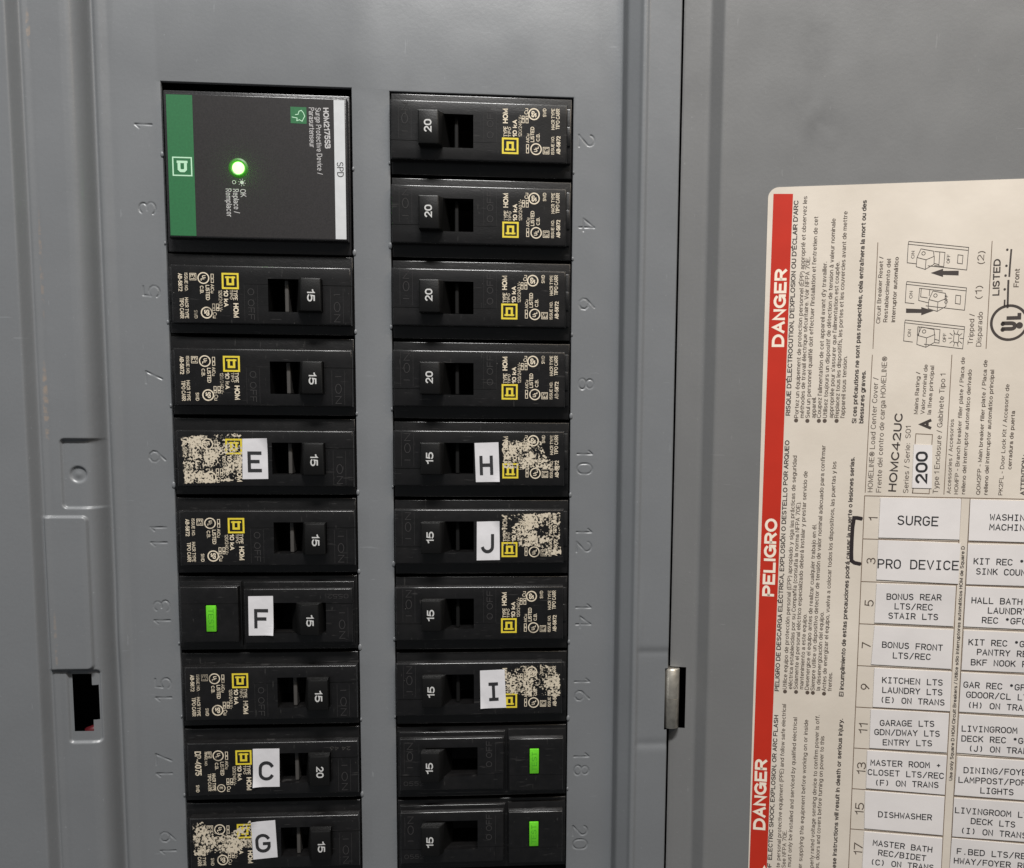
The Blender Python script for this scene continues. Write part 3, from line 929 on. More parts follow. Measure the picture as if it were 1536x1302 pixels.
PH = FH + .05
def b_print(variant):
    def f(bm):
        def line(s, x0, x1, ya, yb, bold=.006):
            # x0..x1: cap top to baseline, ya (start, lower) .. yb (end) in the label's own grid
            (ub, va), (ue, ve), (ut, _) = lab(x1, ya), lab(x1, yb), lab(x0, ya)
            text(bm, s, (ub, va), (ub, ve), ub - ut, PH, bold)
        line('TYPE', 790, 815, 835, 770)
        line('HOM', 785, 817, 752, 662, .02)
        line('TIPO', 819, 836, 835, 775)
        line('10 kA', 846, 873, 835, 728, .022)
        line('120/240 V~', 882, 903, 832, 698, .0)
        line('Cu', 918, 942, 693, 656)
        line('AlCu', 930, 950, 868, 812)
        for x, y0, y1 in ((911, 745, 722), (935, 745, 722), (939, 930, 905), (911, 718, 704), (935, 718, 704), (939, 900, 878)):
            a, b = lab(x - 7, y0), lab(x + 7, y1)
            ribbon(bm, [a, (b[0], a[1]), b, (a[0], b[1])], .18, PH, True)
        line('LISTED', 957, 980, 862, 768, .012)
        line('C.B.', 993, 1014, 857, 808, .01)
        if variant == 'std':
            line('SWD', 1033, 1054, 705, 653, .008)
            line('ISSUE NO.', 1086, 1105, 935, 822, .006)
            line('AB-5872', 1119, 1143, 932, 820, .014)
            line('HACR TYPE', 1086, 1107, 782, 652, .006)
            line('TIPO CARR', 1114, 1138, 780, 652, .006)
        else:
            line('SWD', 1117, 1138, 705, 655, .008)
            line('ISSUE NO.', 1062, 1078, 935, 835, .004)
            line('DP-4075', 1100, 1140, 937, 770, .012)
            line('HACR TYPE', 1012, 1034, 782, 662, .012)
            line('TIPO CARR', 1040, 1062, 782, 662, .006)
        c = lab(992, 905)
        ring(bm, c, 1.62, .34, PH)
        line('U', 978, 1000, 922, 905, .02)
        line('L', 986, 1008, 902, 888, .02)
        c = lab(978, 690)
        if variant == 'std':
            ring(bm, c, 1.62, .38, PH)
            ctext(bm, 'SP', c, (0, -1), 1.6, 1.9, PH, .02)
        else:
            ring(bm, lab(978, 680), 1.2, .25, PH)
            line('E', 968, 988, 690, 672, .01)
        a, b = lab(1036, 933), lab(1073, 892)
        ribbon(bm, [a, (b[0], a[1]), b, (a[0], b[1])], .16, PH, True)
        line('E1', 1042, 1068, 928, 898)
    return f

def lab(zx, zy):
    """label grid of the reference breaker -> that breaker's millimetres"""
    a, b = BLAB0, BLAB1
    return (a[0] + (zx - 780) / 360 * (b[0] - a[0]), a[1] + (zy - 650) / 290 * (b[1] - a[1]))
BLAB0, BLAB1 = (34.992, 4.515), (53.103, 18.689)

def b_emblem(bm):
    (ua, va), (ub, vb) = lab(786, 845), lab(877, 934)
    ribbon(bm, [(ua, va), (ub, va), (ub, vb), (ua, vb)], .56, PH, True)
    m, mv = (ua + ub) / 2, (va + vb) / 2
    # a slab-serif D standing on its side, its bowl towards the toggle
    ribbon(bm, [(m - .80, mv + 1.2), (m - .80, mv - .95), (m + .80, mv - .95), (m + .80, mv + 1.2)], .70, PH)
    ribbon(bm, [(m - 1.35, mv + 1.12), (m + 1.35, mv + 1.12)], .52, PH + .005)

# the breakers with a test button
A_SLOT = (10.0, 27.2, 6.6, 16.6)
def a_case(bm):
    slab(bm, (.35, 57.05, .45, 24.95), [A_SLOT], -12, -.15, .40, rim_only=True)
    slab(bm, (1.2, 36.4, 1.9, 23.2), [A_SLOT], -.2, 1.2, .3)
    box(bm, 37.2, 56.9, 1.6, 23.4, -.2, .7, .3, 2)
def a_face(bm):
    slab(bm, (1.6, 35.9, 3.4, 21.2), [A_SLOT, (0, A_SLOT[0], 16.2, 16.34), (A_SLOT[1], 37, 15.9, 16.0), (33.1, 33.16, 15.9, 22)], 1.0, 3.2, .42, rim_only=True)
def a_block(bm):
    slab(bm, (37.6, 55.8, 3.9, 22.0), [(44.3, 47.9, 7.2, 16.2), (37, 57, 16.5, 16.58)], .5, 3.4, .45, rim_only=True)
def a_button(bm):
    box(bm, 44.55, 47.65, 7.45, 15.95, .5, 3.75, .2, 2)
def a_button_text(bm):
    ctext(bm, 'TEST', (46.1, 11.7), (0, -1), 1.7, 6.6, 3.78, .0)
def a_toggle(bm):
    toggle_profile(bm, [(8.55, 6.5), (14.5, 6.8), (15.9, 4.4), (18.6, -2.5), (9.8, -2.5)], 7.0, 17.2, .5)
def a_toggle_mid(bm):
    toggle_profile(bm, [(11.6, 7.2), (17.2, 7.0), (19.6, 3.2), (21.6, -.5), (10.8, -.5)], 6.6, 16.8, .5)
def a_code(bm):
    ctext(bm, '0552', (6.1, 18.7), (1, 0), 1.5, 6.6, 3.26, -.004)
def a_on(bm):
    ctext(bm, 'I ON', (4.9, 9.0), (0, -1), 2.0, 8.6, 3.25, -.004)
    ribbon(bm, [(3.0, 5.0), (3.0, 15)], .07, 3.24)
def a_off(bm):
    ctext(bm, 'O OFF', (31.0, 9.0), (0, -1), 2.0, 9.0, 3.25, -.004)
    ribbon(bm, [(33.2, 5.0), (33.2, 15)], .07, 3.24)
def a_num(bm):
    ctext(bm, '15', (11.55, 12.2), (0, -1), 2.35, 3.75, 0, .014)
    for v in bm.verts:
        v.co.y = -(6.5 + (v.co.x / MM - 8.55) * .0504 + .03) * MM
def a_num_mid(bm):
    ctext(bm, '15', (14.3, 11.6), (0, -1), 2.35, 3.75, 0, .014)
    for v in bm.verts:
        v.co.y = -(7.2 - (v.co.x / MM - 11.6) * .0357 + .03) * MM
def a_pin(bm):
    disc(bm, (0, 0), .5, 0)

LSHIFT = -0.6
def breaker(slot, label, rating='20', kind='std', sticker=None, worn=None, code=None):
    left = slot % 2 == 1
    row = (slot - 1) // 2
    if left:
        root = thing('circuit_breaker', label, 'circuit breaker', (W, PITCH * row + 25.4 + LSHIFT, 0), math.pi, group='circuit breakers in two rows')
    else:
        root = thing('circuit_breaker', label, 'circuit breaker', (G, PITCH * row, 0), 0, group='circuit breakers in two rows')
    top = FH
    if kind in ('std', 'dp'):
        part('case', 'case', 'case', root, b_case, 35)
        part('face', 'face', 'black', root, b_face, 35)
        part('shutter' if left else 'shutter_r', 'slot_shutter', 'shutter' if left else 'slot', root, b_slot_floor)
        tg = part('toggle', 'toggle', 'toggle', root, b_toggle, 35)
        part('num' + rating, 'rating_number', 'number', tg, b_number(rating))
        part('on', 'on_marking', 'marking', root, b_on)
        if not sticker:
            part('off', 'off_marking', 'marking', root, b_off)
        dx, dz = random.uniform(-.25, .25) * MM, random.uniform(-.25, .25) * MM
        for q in (part('print' + kind, 'printed_text', 'print', root, b_print(kind)), part('emblem', 'square_emblem', 'yellow', root, b_emblem)):
            q.location = (dx, 0, dz)
    else:
        top = 3.2
        part('acase', 'case', 'case', root, a_case, 35)
        part('aface', 'face', 'black', root, a_face, 35)
        bl = part('ablock', 'test_block', 'black', root, a_block, 35)
        bt = part('abutton', 'test_button', 'green_button', root, a_button, 35)
        part('abuttont', 'lettering', 'green_ink', bt, a_button_text)
        if kind == 'afci_mid':
            tg = part('atogglem', 'toggle', 'toggle', root, a_toggle_mid, 35)
            part('anumm', 'rating_number', 'number', tg, a_num_mid)
        else:
            tg = part('atoggle', 'toggle', 'toggle', root, a_toggle, 35)
            part('anum', 'rating_number', 'number', tg, a_num)
        part('acode', 'molded_code', 'marking', root, a_code)
        part('aon', 'on_marking', 'marking', root, a_on)
        if not sticker:
            part('aoff', 'off_marking', 'marking', root, a_off)
    if code:
        bm = bmesh.new()
        ctext(bm, code, (6.2, 18.6), (1, 0), 1.3, 6.6, FH + .05, .0)
        link('molded_code', bm, 'shutter', root)
    if worn:
        bm = bmesh.new()
        rough = []                                          # a torn outline
        for a, b in zip(worn, worn[1:] + worn[:1]):
            a, b = Vector(a), Vector(b)
            n = max(2, int((b - a).length / .45))
            nrm = Vector((-(b - a).y, (b - a).x)).normalized()
            rough += [tuple(a + (b - a) * i / n + nrm * random.uniform(-.28, .28)) for i in range(n)]
        worn = rough
        poly(bm, worn, PH + .02)
        link('worn_print', bm, 'worn', root)
    if sticker:
        letter, quad, strokes = sticker
        bm = bmesh.new()
        k = random.randrange(4)
        lift = random.uniform(.35, .8)
        n = 14
        rows = []
        for i in range(n + 1):
            row = []
            for j in range(n + 1):
                a, b = i / n, j / n
                p = [quad[q][0] * wq for q, wq in ((0, (1 - a) * (1 - b)), (1, a * (1 - b)), (2, a * b), (3, (1 - a) * b))]
                r_ = [quad[q][1] * wq for q, wq in ((0, (1 - a) * (1 - b)), (1, a * (1 - b)), (2, a * b), (3, (1 - a) * b))]
                ca, cb = ((a, b), (1 - a, b), (1 - a, 1 - b), (a, 1 - b))[k]
                h = top + .17 + lift * max(0, 1 - (ca + cb) / .42) ** 2 + .03 * math.sin(a * 3 + k) * math.sin(b * 4)
                row.append((sum(p), sum(r_), h))
            rows.append(row)
        up_ = [[bm.verts.new(L(*p)) for p in r] for r in rows]
        dn_ = [[bm.verts.new(L(p[0], p[1], p[2] - .14)) for p in r] for r in rows]
        for i in range(n):
            for j in range(n):
                bm.faces.new((up_[i][j], up_[i][j + 1], up_[i + 1][j + 1], up_[i + 1][j]))
        for i in range(n):
            for s0, s1, d0, d1 in ((up_[i][0], up_[i + 1][0], dn_[i][0], dn_[i + 1][0]), (up_[i + 1][n], up_[i][n], dn_[i + 1][n], dn_[i][n]),
                                   (up_[0][i + 1], up_[0][i], dn_[0][i + 1], dn_[0][i]), (up_[n][i], up_[n][i + 1], dn_[n][i], dn_[n][i + 1])):
                bm.faces.new((s0, s1, d1, d0))
        bmesh.ops.recalc_face_normals(bm, faces=bm.faces)
        st = link('letter_sticker', bm, 'sticker', root)
        st['label'] = 'white sticker with the black letter ' + letter
        bm = bmesh.new()
        b0, b1, cap = strokes
        stroke_text(bm, letter, b0, b1, cap, top + .27, 1.0)
        link('letter', bm, 'ink', st)
    return root

breaker(2, 'black breaker with white 20 on its toggle, beside the stamped number 2', '20')
breaker(4, 'black breaker with white 20 on its toggle, beside the stamped number 4', '20')
breaker(6, 'black breaker with white 20 on its toggle, beside the stamped number 6', '20')
breaker(8, 'black breaker with white 20 on its toggle, beside the stamped number 8', '20')
breaker(10, 'black breaker with a white H sticker and flaked print, toggle marked 15', '15',
        sticker=('H', [(26.281, 7.226), (33.947, 6.926), (34.373, 19.683), (26.722, 19.809)], ((28.431, 17.125), (31.900, 17.010), 5.45)),
        worn=[(35.151, 6.265), (47.648, 6.685), (48.944, 11.118), (53.789, 14.132), (53.550, 15.909), (35.574, 15.328)])
breaker(12, 'black breaker with a white J sticker and speckled worn print', '15',
        sticker=('J', [(27.015, 7.310), (34.347, 7.106), (34.472, 19.839), (26.956, 19.968)], ((28.630, 17.041), (32.689, 17.052), 5.4)),
        worn=[(35.102, 4.808), (53.926, 4.439), (54.454, 17.937), (48.403, 18.178), (48.385, 15.596), (35.632, 15.053)])
breaker(14, 'black breaker with white 15 on its toggle and intact print, beside the stamped number 14', '15')
breaker(16, 'black breaker with a white I sticker and flaked print', '15',
        sticker=('I', [(28.009, 6.005), (36.089, 5.686), (36.691, 18.660), (28.212, 18.790)], ((30.740, 15.742), (34.458, 15.586), 5.2)),
        worn=[(36.403, 7.383), (41.403, 4.535), (49.691, 4.479), (54.395, 7.621), (54.457, 14.822), (44.563, 14.940), (36.782, 13.865)])
breaker(18, 'black breaker with a green test button, beside the stamped number 18', kind='afci')
breaker(20, 'black breaker with a green test button, beside the stamped number 20', kind='afci')
breaker(5, 'black breaker with white 15 on its toggle, directly below the surge protector', '15')
breaker(7, 'black breaker with white 15 on its toggle, beside the stamped number 7', '15')
breaker(9, 'black breaker with a white E sticker and mostly rubbed off print', '15',
        sticker=('E', [(34.984, 18.459), (27.297, 18.663), (27.253, 5.804), (35.222, 5.674)], ((33.162, 8.483), (29.481, 8.498), 5.5)),
        worn=[(53.673, 18.834), (35.185, 20.173), (35.216, 5.929), (41.301, 4.737), (53.069, 4.293)])
breaker(11, 'black breaker with white 15 on its toggle, beside the stamped number 11', '15')
breaker(13, 'black breaker with a white F sticker and a green test button', kind='afci_mid',
        sticker=('F', [(34.404, 18.837), (26.628, 18.892), (26.671, 6.038), (34.532, 6.009)], ((32.385, 8.839), (28.637, 8.805), 5.4)))
breaker(15, 'black breaker with white 15 on its toggle, between the F and C stickered breakers', '15')
breaker(17, 'black breaker with a white C sticker, toggle marked 20', '20', kind='dp', code='24 46',
        sticker=('C', [(34.311, 18.960), (25.804, 18.907), (25.984, 6.024), (34.473, 6.104)], ((32.123, 8.874), (28.210, 8.787), 5.5)))
breaker(19, 'black breaker with a slightly tilted white G sticker and flaked print', '15',
        sticker=('G', [(35.487, 19.430), (27.720, 19.925), (27.186, 7.221), (35.103, 6.575)], ((33.607, 9.461), (29.712, 9.641), 5.4)),
        worn=[(54.310, 19.520), (50.138, 19.873), (49.960, 16.796), (42.281, 15.832), (35.748, 19.902), (35.373, 13.194), (40.391, 9.248), (45.309, 8.806), (54.011, 8.477)])

# ------------------------------------------------------------------ surge protector
spd = thing('surge_protector', 'charcoal surge protector with a green band and a glowing green light', 'surge protector', (0, 0, 0))
SH = 3.3
bm = bmesh.new()
box(bm, .6, 56.7, 1.9, 50.2, -12, -.1, .35, 2)
o = link('case', bm, 'spd_case', spd); auto_smooth(o.data, 35)
bm = bmesh.new()
fq = [(1.948, 3.499), (56.331, 4.050), (56.397, 46.421), (2.207, 46.669)]
u0 = (fq[0][0] + fq[3][0]) / 2; u1 = (fq[1][0] + fq[2][0]) / 2
v0 = (fq[0][1] + fq[1][1]) / 2; v1 = (fq[2][1] + fq[3][1]) / 2
slab(bm, (u0, u1, v0, v1), [], -.1, SH, .55)
o = link('housing', bm, 'spd_case', spd); auto_smooth(o.data, 35)
bm = bmesh.new()
poly(bm, [(u0 + .6, v0 + .6), (u1 - .55, v0 + .6), (u1 - .55, v1 - .6), (u0 + .6, v1 - .6)], SH + .03)
lab_ = link('printed_face', bm, 'spd_face', spd)
gu0, gu1 = (2.689, 4.429)[0], (10.392, 4.261)[0]
gu0 = max(gu0, u0 + .62)
bm = bmesh.new()
poly(bm, [(gu0, v0 + .62), (gu1, v0 + .62), (gu1, v1 - .62), (gu0, v1 - .62)], SH + .06)
link('green_band', bm, 'spd_green', spd)
bm = bmesh.new()
q0, q1 = (52.492, 4.761)[0], (55.824, 4.649)[0]
q1 = min(q1, u1 - .6)
poly(bm, [(q0, v0 + .62), (q1, v0 + .62), (q1, v1 - .62), (q0, v1 - .62)], SH + .06)
wb = link('white_band', bm, 'spd_white', spd)
bm = bmesh.new()
text(bm, 'SPD', (53.144, 22.802), (53.273, 27.228), 2.0, SH + .09, .0)
link('lettering', bm, 'ink', wb)
bm = bmesh.new()
a, b = (4.097, 22.767), (9.585, 28.053)
ribbon(bm, [a, (b[0], a[1]), b, (a[0], b[1])], .38, SH + .09, True)
m, mv = (a[0] + b[0]) / 2, (a[1] + b[1]) / 2
ribbon(bm, [(m - .95, mv - 1.2), (m - .95, mv + .8), (m - .5, mv + 1.25), (m + .5, mv + 1.25), (m + .95, mv + .8), (m + .95, mv - 1.2)], .85, SH + .09)
ribbon(bm, [(m - 1.35, mv - 1.35), (m + 1.35, mv - 1.35)], .72, SH + .10)
link('square_emblem', bm, 'spd_pale', spd)
bm = bmesh.new()
text(bm, 'HOM2175SB', (49.231, 6.810), (49.665, 18.883), 1.75, SH + .06, .02)
text(bm, 'Surge Protective Device /', (46.949, 6.886), (47.232, 26.658), 1.65, SH + .06, .0)
text(bm, 'Parasurtenseur', (44.969, 6.855), (45.041, 18.630), 1.65, SH + .06, .0)
link('lettering', bm, 'spd_text', spd)
bm = bmesh.new()
text(bm, 'OK', (23.784, 31.673), (23.968, 34.025), 1.75, SH + .06, .0)
text(bm, 'Replace /', (21.663, 31.632), (21.859, 38.902), 1.75, SH + .06, .0)
text(bm, 'Remplacer', (19.495, 31.592), (19.651, 40.041), 1.75, SH + .06, .0)
c = (24.479, 29.644)
disc(bm, c, .55, SH + .06)
for k in range(8):
    a = k * math.pi / 4 + .2
    ribbon(bm, [(c[0] + .8 * math.cos(a), c[1] + .8 * math.sin(a)), (c[0] + 1.1 * math.cos(a), c[1] + 1.1 * math.sin(a))], .14, SH + .06)
ring(bm, (22.112, 29.611), .5, .16, SH + .06)
link('status_text', bm, 'spd_text', spd)
bm = bmesh.new()
poly(bm, [(39.485, 6.795), (44.277, 6.829), (44.280, 11.731), (39.481, 11.641)], SH + .06)
ic = link('cloud_icon', bm, 'spd_green', spd)
bm = bmesh.new()
cx_, cy_ = (41.854, 9.284)
cl = [(-1.9, .55), (-.4, .8), (-.5, 1.6), (.3, 1.3), (1.1, 1.7), (1.5, .9), (1.9, .2), (1.5, -.8), (.9, -1.5), (.2, -1.2), (-.1, -.3), (-.9, -.2)]
ribbon(bm, [(cx_ + x, cy_ + y) for x, y in cl], .22, SH + .09)
link('icon_outline', bm, 'spd_pale', ic)
lc = (23.509, 25.368)
bm = bmesh.new()
bmesh.ops.create_uvsphere(bm, u_segments=28, v_segments=16, radius=1.0, matrix=Matrix.Translation(L(lc[0], lc[1], SH - .1)) @ Matrix.Diagonal((1.85 * MM, 1.1 * MM, 1.85 * MM, 1)))
link('indicator_light', bm, 'led', spd, smooth=True)
glow = bpy.data.lights.new('indicator_glow', 'POINT')       # the green light the indicator throws on its housing
glow.energy = 0.0009
glow.color = (0.16, 1.0, 0.05)
glow.shadow_soft_size = 0.0008
go = bpy.data.objects.new('indicator_glow', glow)
scene.collection.objects.link(go)
go.location = L(lc[0], lc[1], SH + 2.2)
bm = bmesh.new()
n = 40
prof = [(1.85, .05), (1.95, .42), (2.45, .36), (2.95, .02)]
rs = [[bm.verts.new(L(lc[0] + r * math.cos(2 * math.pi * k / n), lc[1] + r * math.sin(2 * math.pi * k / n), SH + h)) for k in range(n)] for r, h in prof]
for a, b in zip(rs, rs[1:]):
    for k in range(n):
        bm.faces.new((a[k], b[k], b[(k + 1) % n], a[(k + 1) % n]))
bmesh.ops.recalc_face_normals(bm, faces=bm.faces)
link('halo_rim', bm, 'led_halo_rim', spd, smooth=True)  # rim widened and made to glow in place of the indicator's halo

# ------------------------------------------------------------------ door
door = thing('panel_door', 'grey metal panel door swung open, with a cream warning label and white circuit strips', 'panel door', (159.1162, 2.8774, 8.0000))
door.rotation_euler = (0, 0, -0.236061)
dprof = [(.25, -6.0), (.3, -2.75), (.9, -2.6), (7.5, -2.6), (8.3, -2.75), (9.0, -2.6), (12.6, .12), (13.4, .18), (14.4, 0), (400, 0)]
DH0, DH1 = HV0 - 2.877 + .0, HV1 - 2.877 + .0
us = [.25, .3, .4, .55, .75, .95] + frange(1.2, 5.6, .4) + frange(5.6, 7.0, .35) + frange(7.0, 14.4, .22) + frange(14.4, 240, 8) + [240]
DU1 = 5.6
vs = frange(V0, DH0, 5) + frange(DH0, DH1, 1) + frange(DH1, V1, 5) + [V1]
bm = bmesh.new()
def door_h(u, v):
    return blurred(dprof, u, .35) if u > 1.4 else lerp_profile(dprof, u)
grid = [[bm.verts.new(L(u, v, door_h(u, v))) for v in vs] for u in us]
for i in range(len(us) - 1):
    for j in range(len(vs) - 1):
        if us[i + 1] <= DU1 + .01 and vs[j] >= DH0 - .01 and vs[j + 1] <= DH1 + .01:
            continue
        bm.faces.new((grid[i][j], grid[i][j + 1], grid[i + 1][j + 1], grid[i + 1][j]))
bmesh.ops.delete(bm, geom=[v for v in bm.verts if not v.link_faces], context='VERTS')
# back skin so the door has a thickness
face(bm, [(9, V0, -6), (240, V0, -6), (240, V1, -6), (9, V1, -6)])
link('door_sheet', bm, 'door', door, smooth=True)

# hinge barrel, fixed to the cover
bm = bmesh.new()
hc = (160.494, 192.466)
ha, hb = HV0 + .35, HV1 - .35
n = 26
prof = [(0.0, ha), (2.5, ha), (2.62, ha + .12), (2.62, (ha + hb) / 2 - .05), (2.5, (ha + hb) / 2), (2.62, (ha + hb) / 2 + .05), (2.62, hb - .12), (2.5, hb), (0.0, hb)]
rs = [[bm.verts.new(L(hc[0] + max(r, .01) * math.cos(2 * math.pi * k / n), v, 5.9 + max(r, .01) * math.sin(2 * math.pi * k / n))) for k in range(n)] for r, v in prof]
for a, b in zip(rs, rs[1:]):
    for k in range(n):
        bm.faces.new((a[k], a[(k + 1) % n], b[(k + 1) % n], b[k]))
bmesh.ops.recalc_face_normals(bm, faces=bm.faces)
box(bm, hc[0] - 2.3, hc[0] - 1.0, ha, hb, -2, 5.8)
o = link('hinge_barrel', bm, 'steel', cover, smooth=True)
auto_smooth(o.data, 50)

# the cream label
SH0 = .16
bm = bmesh.new()
a, b = (27.137, 26.812), (170.0, (27.137, 26.812)[1])
lu0, lv0 = a
lu1, lv1 = 170.0, 300.0
r = 3.2
pts = [(lu0 + r - r * math.cos(t), lv0 + r - r * math.sin(t)) for t in [i * math.pi / 16 for i in range(9)]]
pts += [(lu1, lv0), (lu1, lv1), (lu0 + .4, lv1)]
sheet(bm, pts, .02, SH0)
label = link('warning_label', bm, 'paper', door)
H1 = SH0 + .04
bm = bmesh.new()
sheet(bm, [(28.733, 28.753), (34.557, 28.947), (33.346, 272.652), (27.751, 273.289)], SH0 + .005, H1)
band = link('red_band', bm, 'red', label)
H2 = H1 + .03
bm = bmesh.new()
text(bm, 'DANGER', (33.395, 75.168), (33.603, 51.399), 3.75, H2, .022)
text(bm, 'PELIGRO', (32.996, 154.019), (33.181, 128.944), 3.85, H2, .022)
text(bm, 'DANGER', (32.592, 232.114), (32.525, 208.098), 3.95, H2, .022)
poly(bm, [(32.706, 244.079), (33.450, 245.943), (33.594, 253.324), (29.704, 250.010)], H2)
link('heading', bm, 'white_ink', label)

TX = H1
def block(name, lines, material='brown_ink'):
    bm = bmesh.new()
    for s, p0, p1, cap, bold in lines:
        text(bm, s, p0, p1, cap, TX, bold)
    return bm, name, material
R_, B_ = .004, .016
bm, n_, m_ = block('warning_text', [
 ("Portez un équipement de protection personnel (ÉPP) approprié et observez les", (38.492, 97.067), (38.821, 29.767), 1.32, R_),
 ("méthodes de travail électrique sécuritaire. Voir NFPA 70E.", (40.142, 97.054), (40.329, 47.908), 1.32, R_),
 ("Seul un personnel qualifié doit effectuer l'installation et l'entretien de cet", (41.905, 97.040), (42.255, 35.877), 1.32, R_),
 ("appareil.", (43.665, 97.027), (43.607, 90.582), 1.32, R_),
 ("Coupez l'alimentation de cet appareil avant d'y travailler.", (45.304, 97.014), (45.339, 49.474), 1.32, R_),
 ("Utilisez toujours un dispositif de détection de tension à valeur nominale", (47.115, 97.000), (47.427, 36.605), 1.32, R_),
 ("appropriée pour s'assurer que l'alimentation est coupée.", (48.922, 96.985), (49.066, 49.553), 1.32, R_),
 ("Replacez tous les dispositifs, les portes et les couvercles avant de mettre", (50.608, 96.972), (50.815, 34.576), 1.32, R_),
 ("l'appareil sous tension.", (52.350, 96.959), (52.416, 78.052), 1.32, R_),
])
for c in ((37.812, 97.860), (41.232, 97.953), (44.694, 97.924), (46.448, 97.909), (50.004, 97.879)):
    disc(bm, c, .62, TX)
link(n_, bm, m_, label)
bm, n_, m_ = block('warning_text', [
 ("RISQUE D'ÉLECTROCUTION, D'EXPLOSION OU D'ÉCLAIR D'ARC", (35.988, 96.359), (36.273, 30.954), 1.42, B_),
 ("Si ces précautions ne sont pas respectées, cela entraînera la mort ou des", (55.946, 98.609), (56.282, 31.483), 1.42, B_),
 ("blessures graves.", (58.023, 98.591), (58.108, 82.507), 1.42, B_),
], 'bold_ink')
link(n_, bm, m_, label)
bm, n_, m_ = block('warning_text', [
 ("Utilice equipo de protección personal (EPP) apropiado y siga las prácticas de seguridad", (37.806, 184.173), (38.470, 108.856), 1.32, R_),
 ("eléctrica establecidas por su Compañía (consulta la norma NFPA 70E).", (39.552, 184.067), (40.067, 123.392), 1.32, R_),
 ("Solamente el personal eléctrico especializado deberá instalar y prestar servicio de", (41.254, 183.964), (41.877, 113.692), 1.32, R_),
 ("mantenimiento a este equipo.", (42.993, 183.859), (43.242, 159.233), 1.32, R_),
 ("Desenergice el equipo antes de realizar cualquier trabajo en él.", (44.737, 183.973), (45.190, 130.436), 1.32, R_),
 ("Siempre utilice un dispositivo detector de tensión de valor nominal adecuado para confirmar", (46.518, 184.084), (47.013, 105.490), 1.32, R_),
 ("la desenergización del equipo.", (48.247, 183.979), (48.450, 158.350), 1.32, R_),
 ("Antes de energizar el equipo, vuelva a colocar todos los dispositivos, las puertas y los", (50.021, 184.090), (50.483, 110.503), 1.32, R_),
 ("frentes.", (51.783, 183.983), (51.798, 177.873), 1.32, R_),
])
for c in ((37.331, 184.952), (40.786, 184.873), (44.314, 184.877), (46.009, 184.861), (49.475, 184.912)):
    disc(bm, c, .62, TX)
link(n_, bm, m_, label)
bm, n_, m_ = block('warning_text', [
 ("PELIGRO DE DESCARGA ELÉCTRICA, EXPLOSIÓN O DESTELLO POR ARQUEO", (35.451, 184.978), (36.038, 104.089), 1.42, B_),
 ("El incumplimiento de estas precauciones podrá causar la muerte o lesiones serias.", (55.487, 185.504), (55.884, 109.092), 1.42, B_),
], 'bold_ink')
link(n_, bm, m_, label)
bm, n_, m_ = block('warning_text', [
 ("personal protective equipment (PPE) and follow safe electrical", (37.684, 241.992), (37.845, 189.135), 1.32, R_),
 ("Apply appropriate", (37.661, 257.075), (37.670, 242.865), 1.32, R_),
 ("See NFPA 70E.", (39.465, 244.345), (39.465, 231.546), 1.32, R_),
 ("must only be installed and serviced by qualified electrical", (41.195, 243.948), (41.451, 193.326), 1.32, R_),
 ("supplying this equipment before working on or inside", (44.716, 241.640), (44.921, 193.848), 1.32, R_),
 ("Turn off all power", (44.565, 256.815), (44.661, 242.469), 1.32, R_),
 ("perly rated voltage sensing device to confirm power is off.", (48.284, 243.489), (48.380, 192.118), 1.32, R_),
 ("doors and covers before turning on power to this", (50.074, 240.672), (50.119, 198.932), 1.32, R_),
 ("Replace all devices,", (50.086, 257.156), (50.062, 241.493), 1.32, R_),
])
link(n_, bm, m_, label)
bm, n_, m_ = block('warning_text', [
 ("ELECTRIC SHOCK, EXPLOSION, OR ARC FLASH", (35.042, 242.106), (35.542, 192.962), 1.42, B_),
 ("HAZARD OF", (34.880, 255.974), (35.036, 243.256), 1.42, B_),
 ("ese instructions will result in death or serious injury.", (55.433, 242.887), (55.690, 192.823), 1.42, B_),
], 'bold_ink')
link(n_, bm, m_, label)

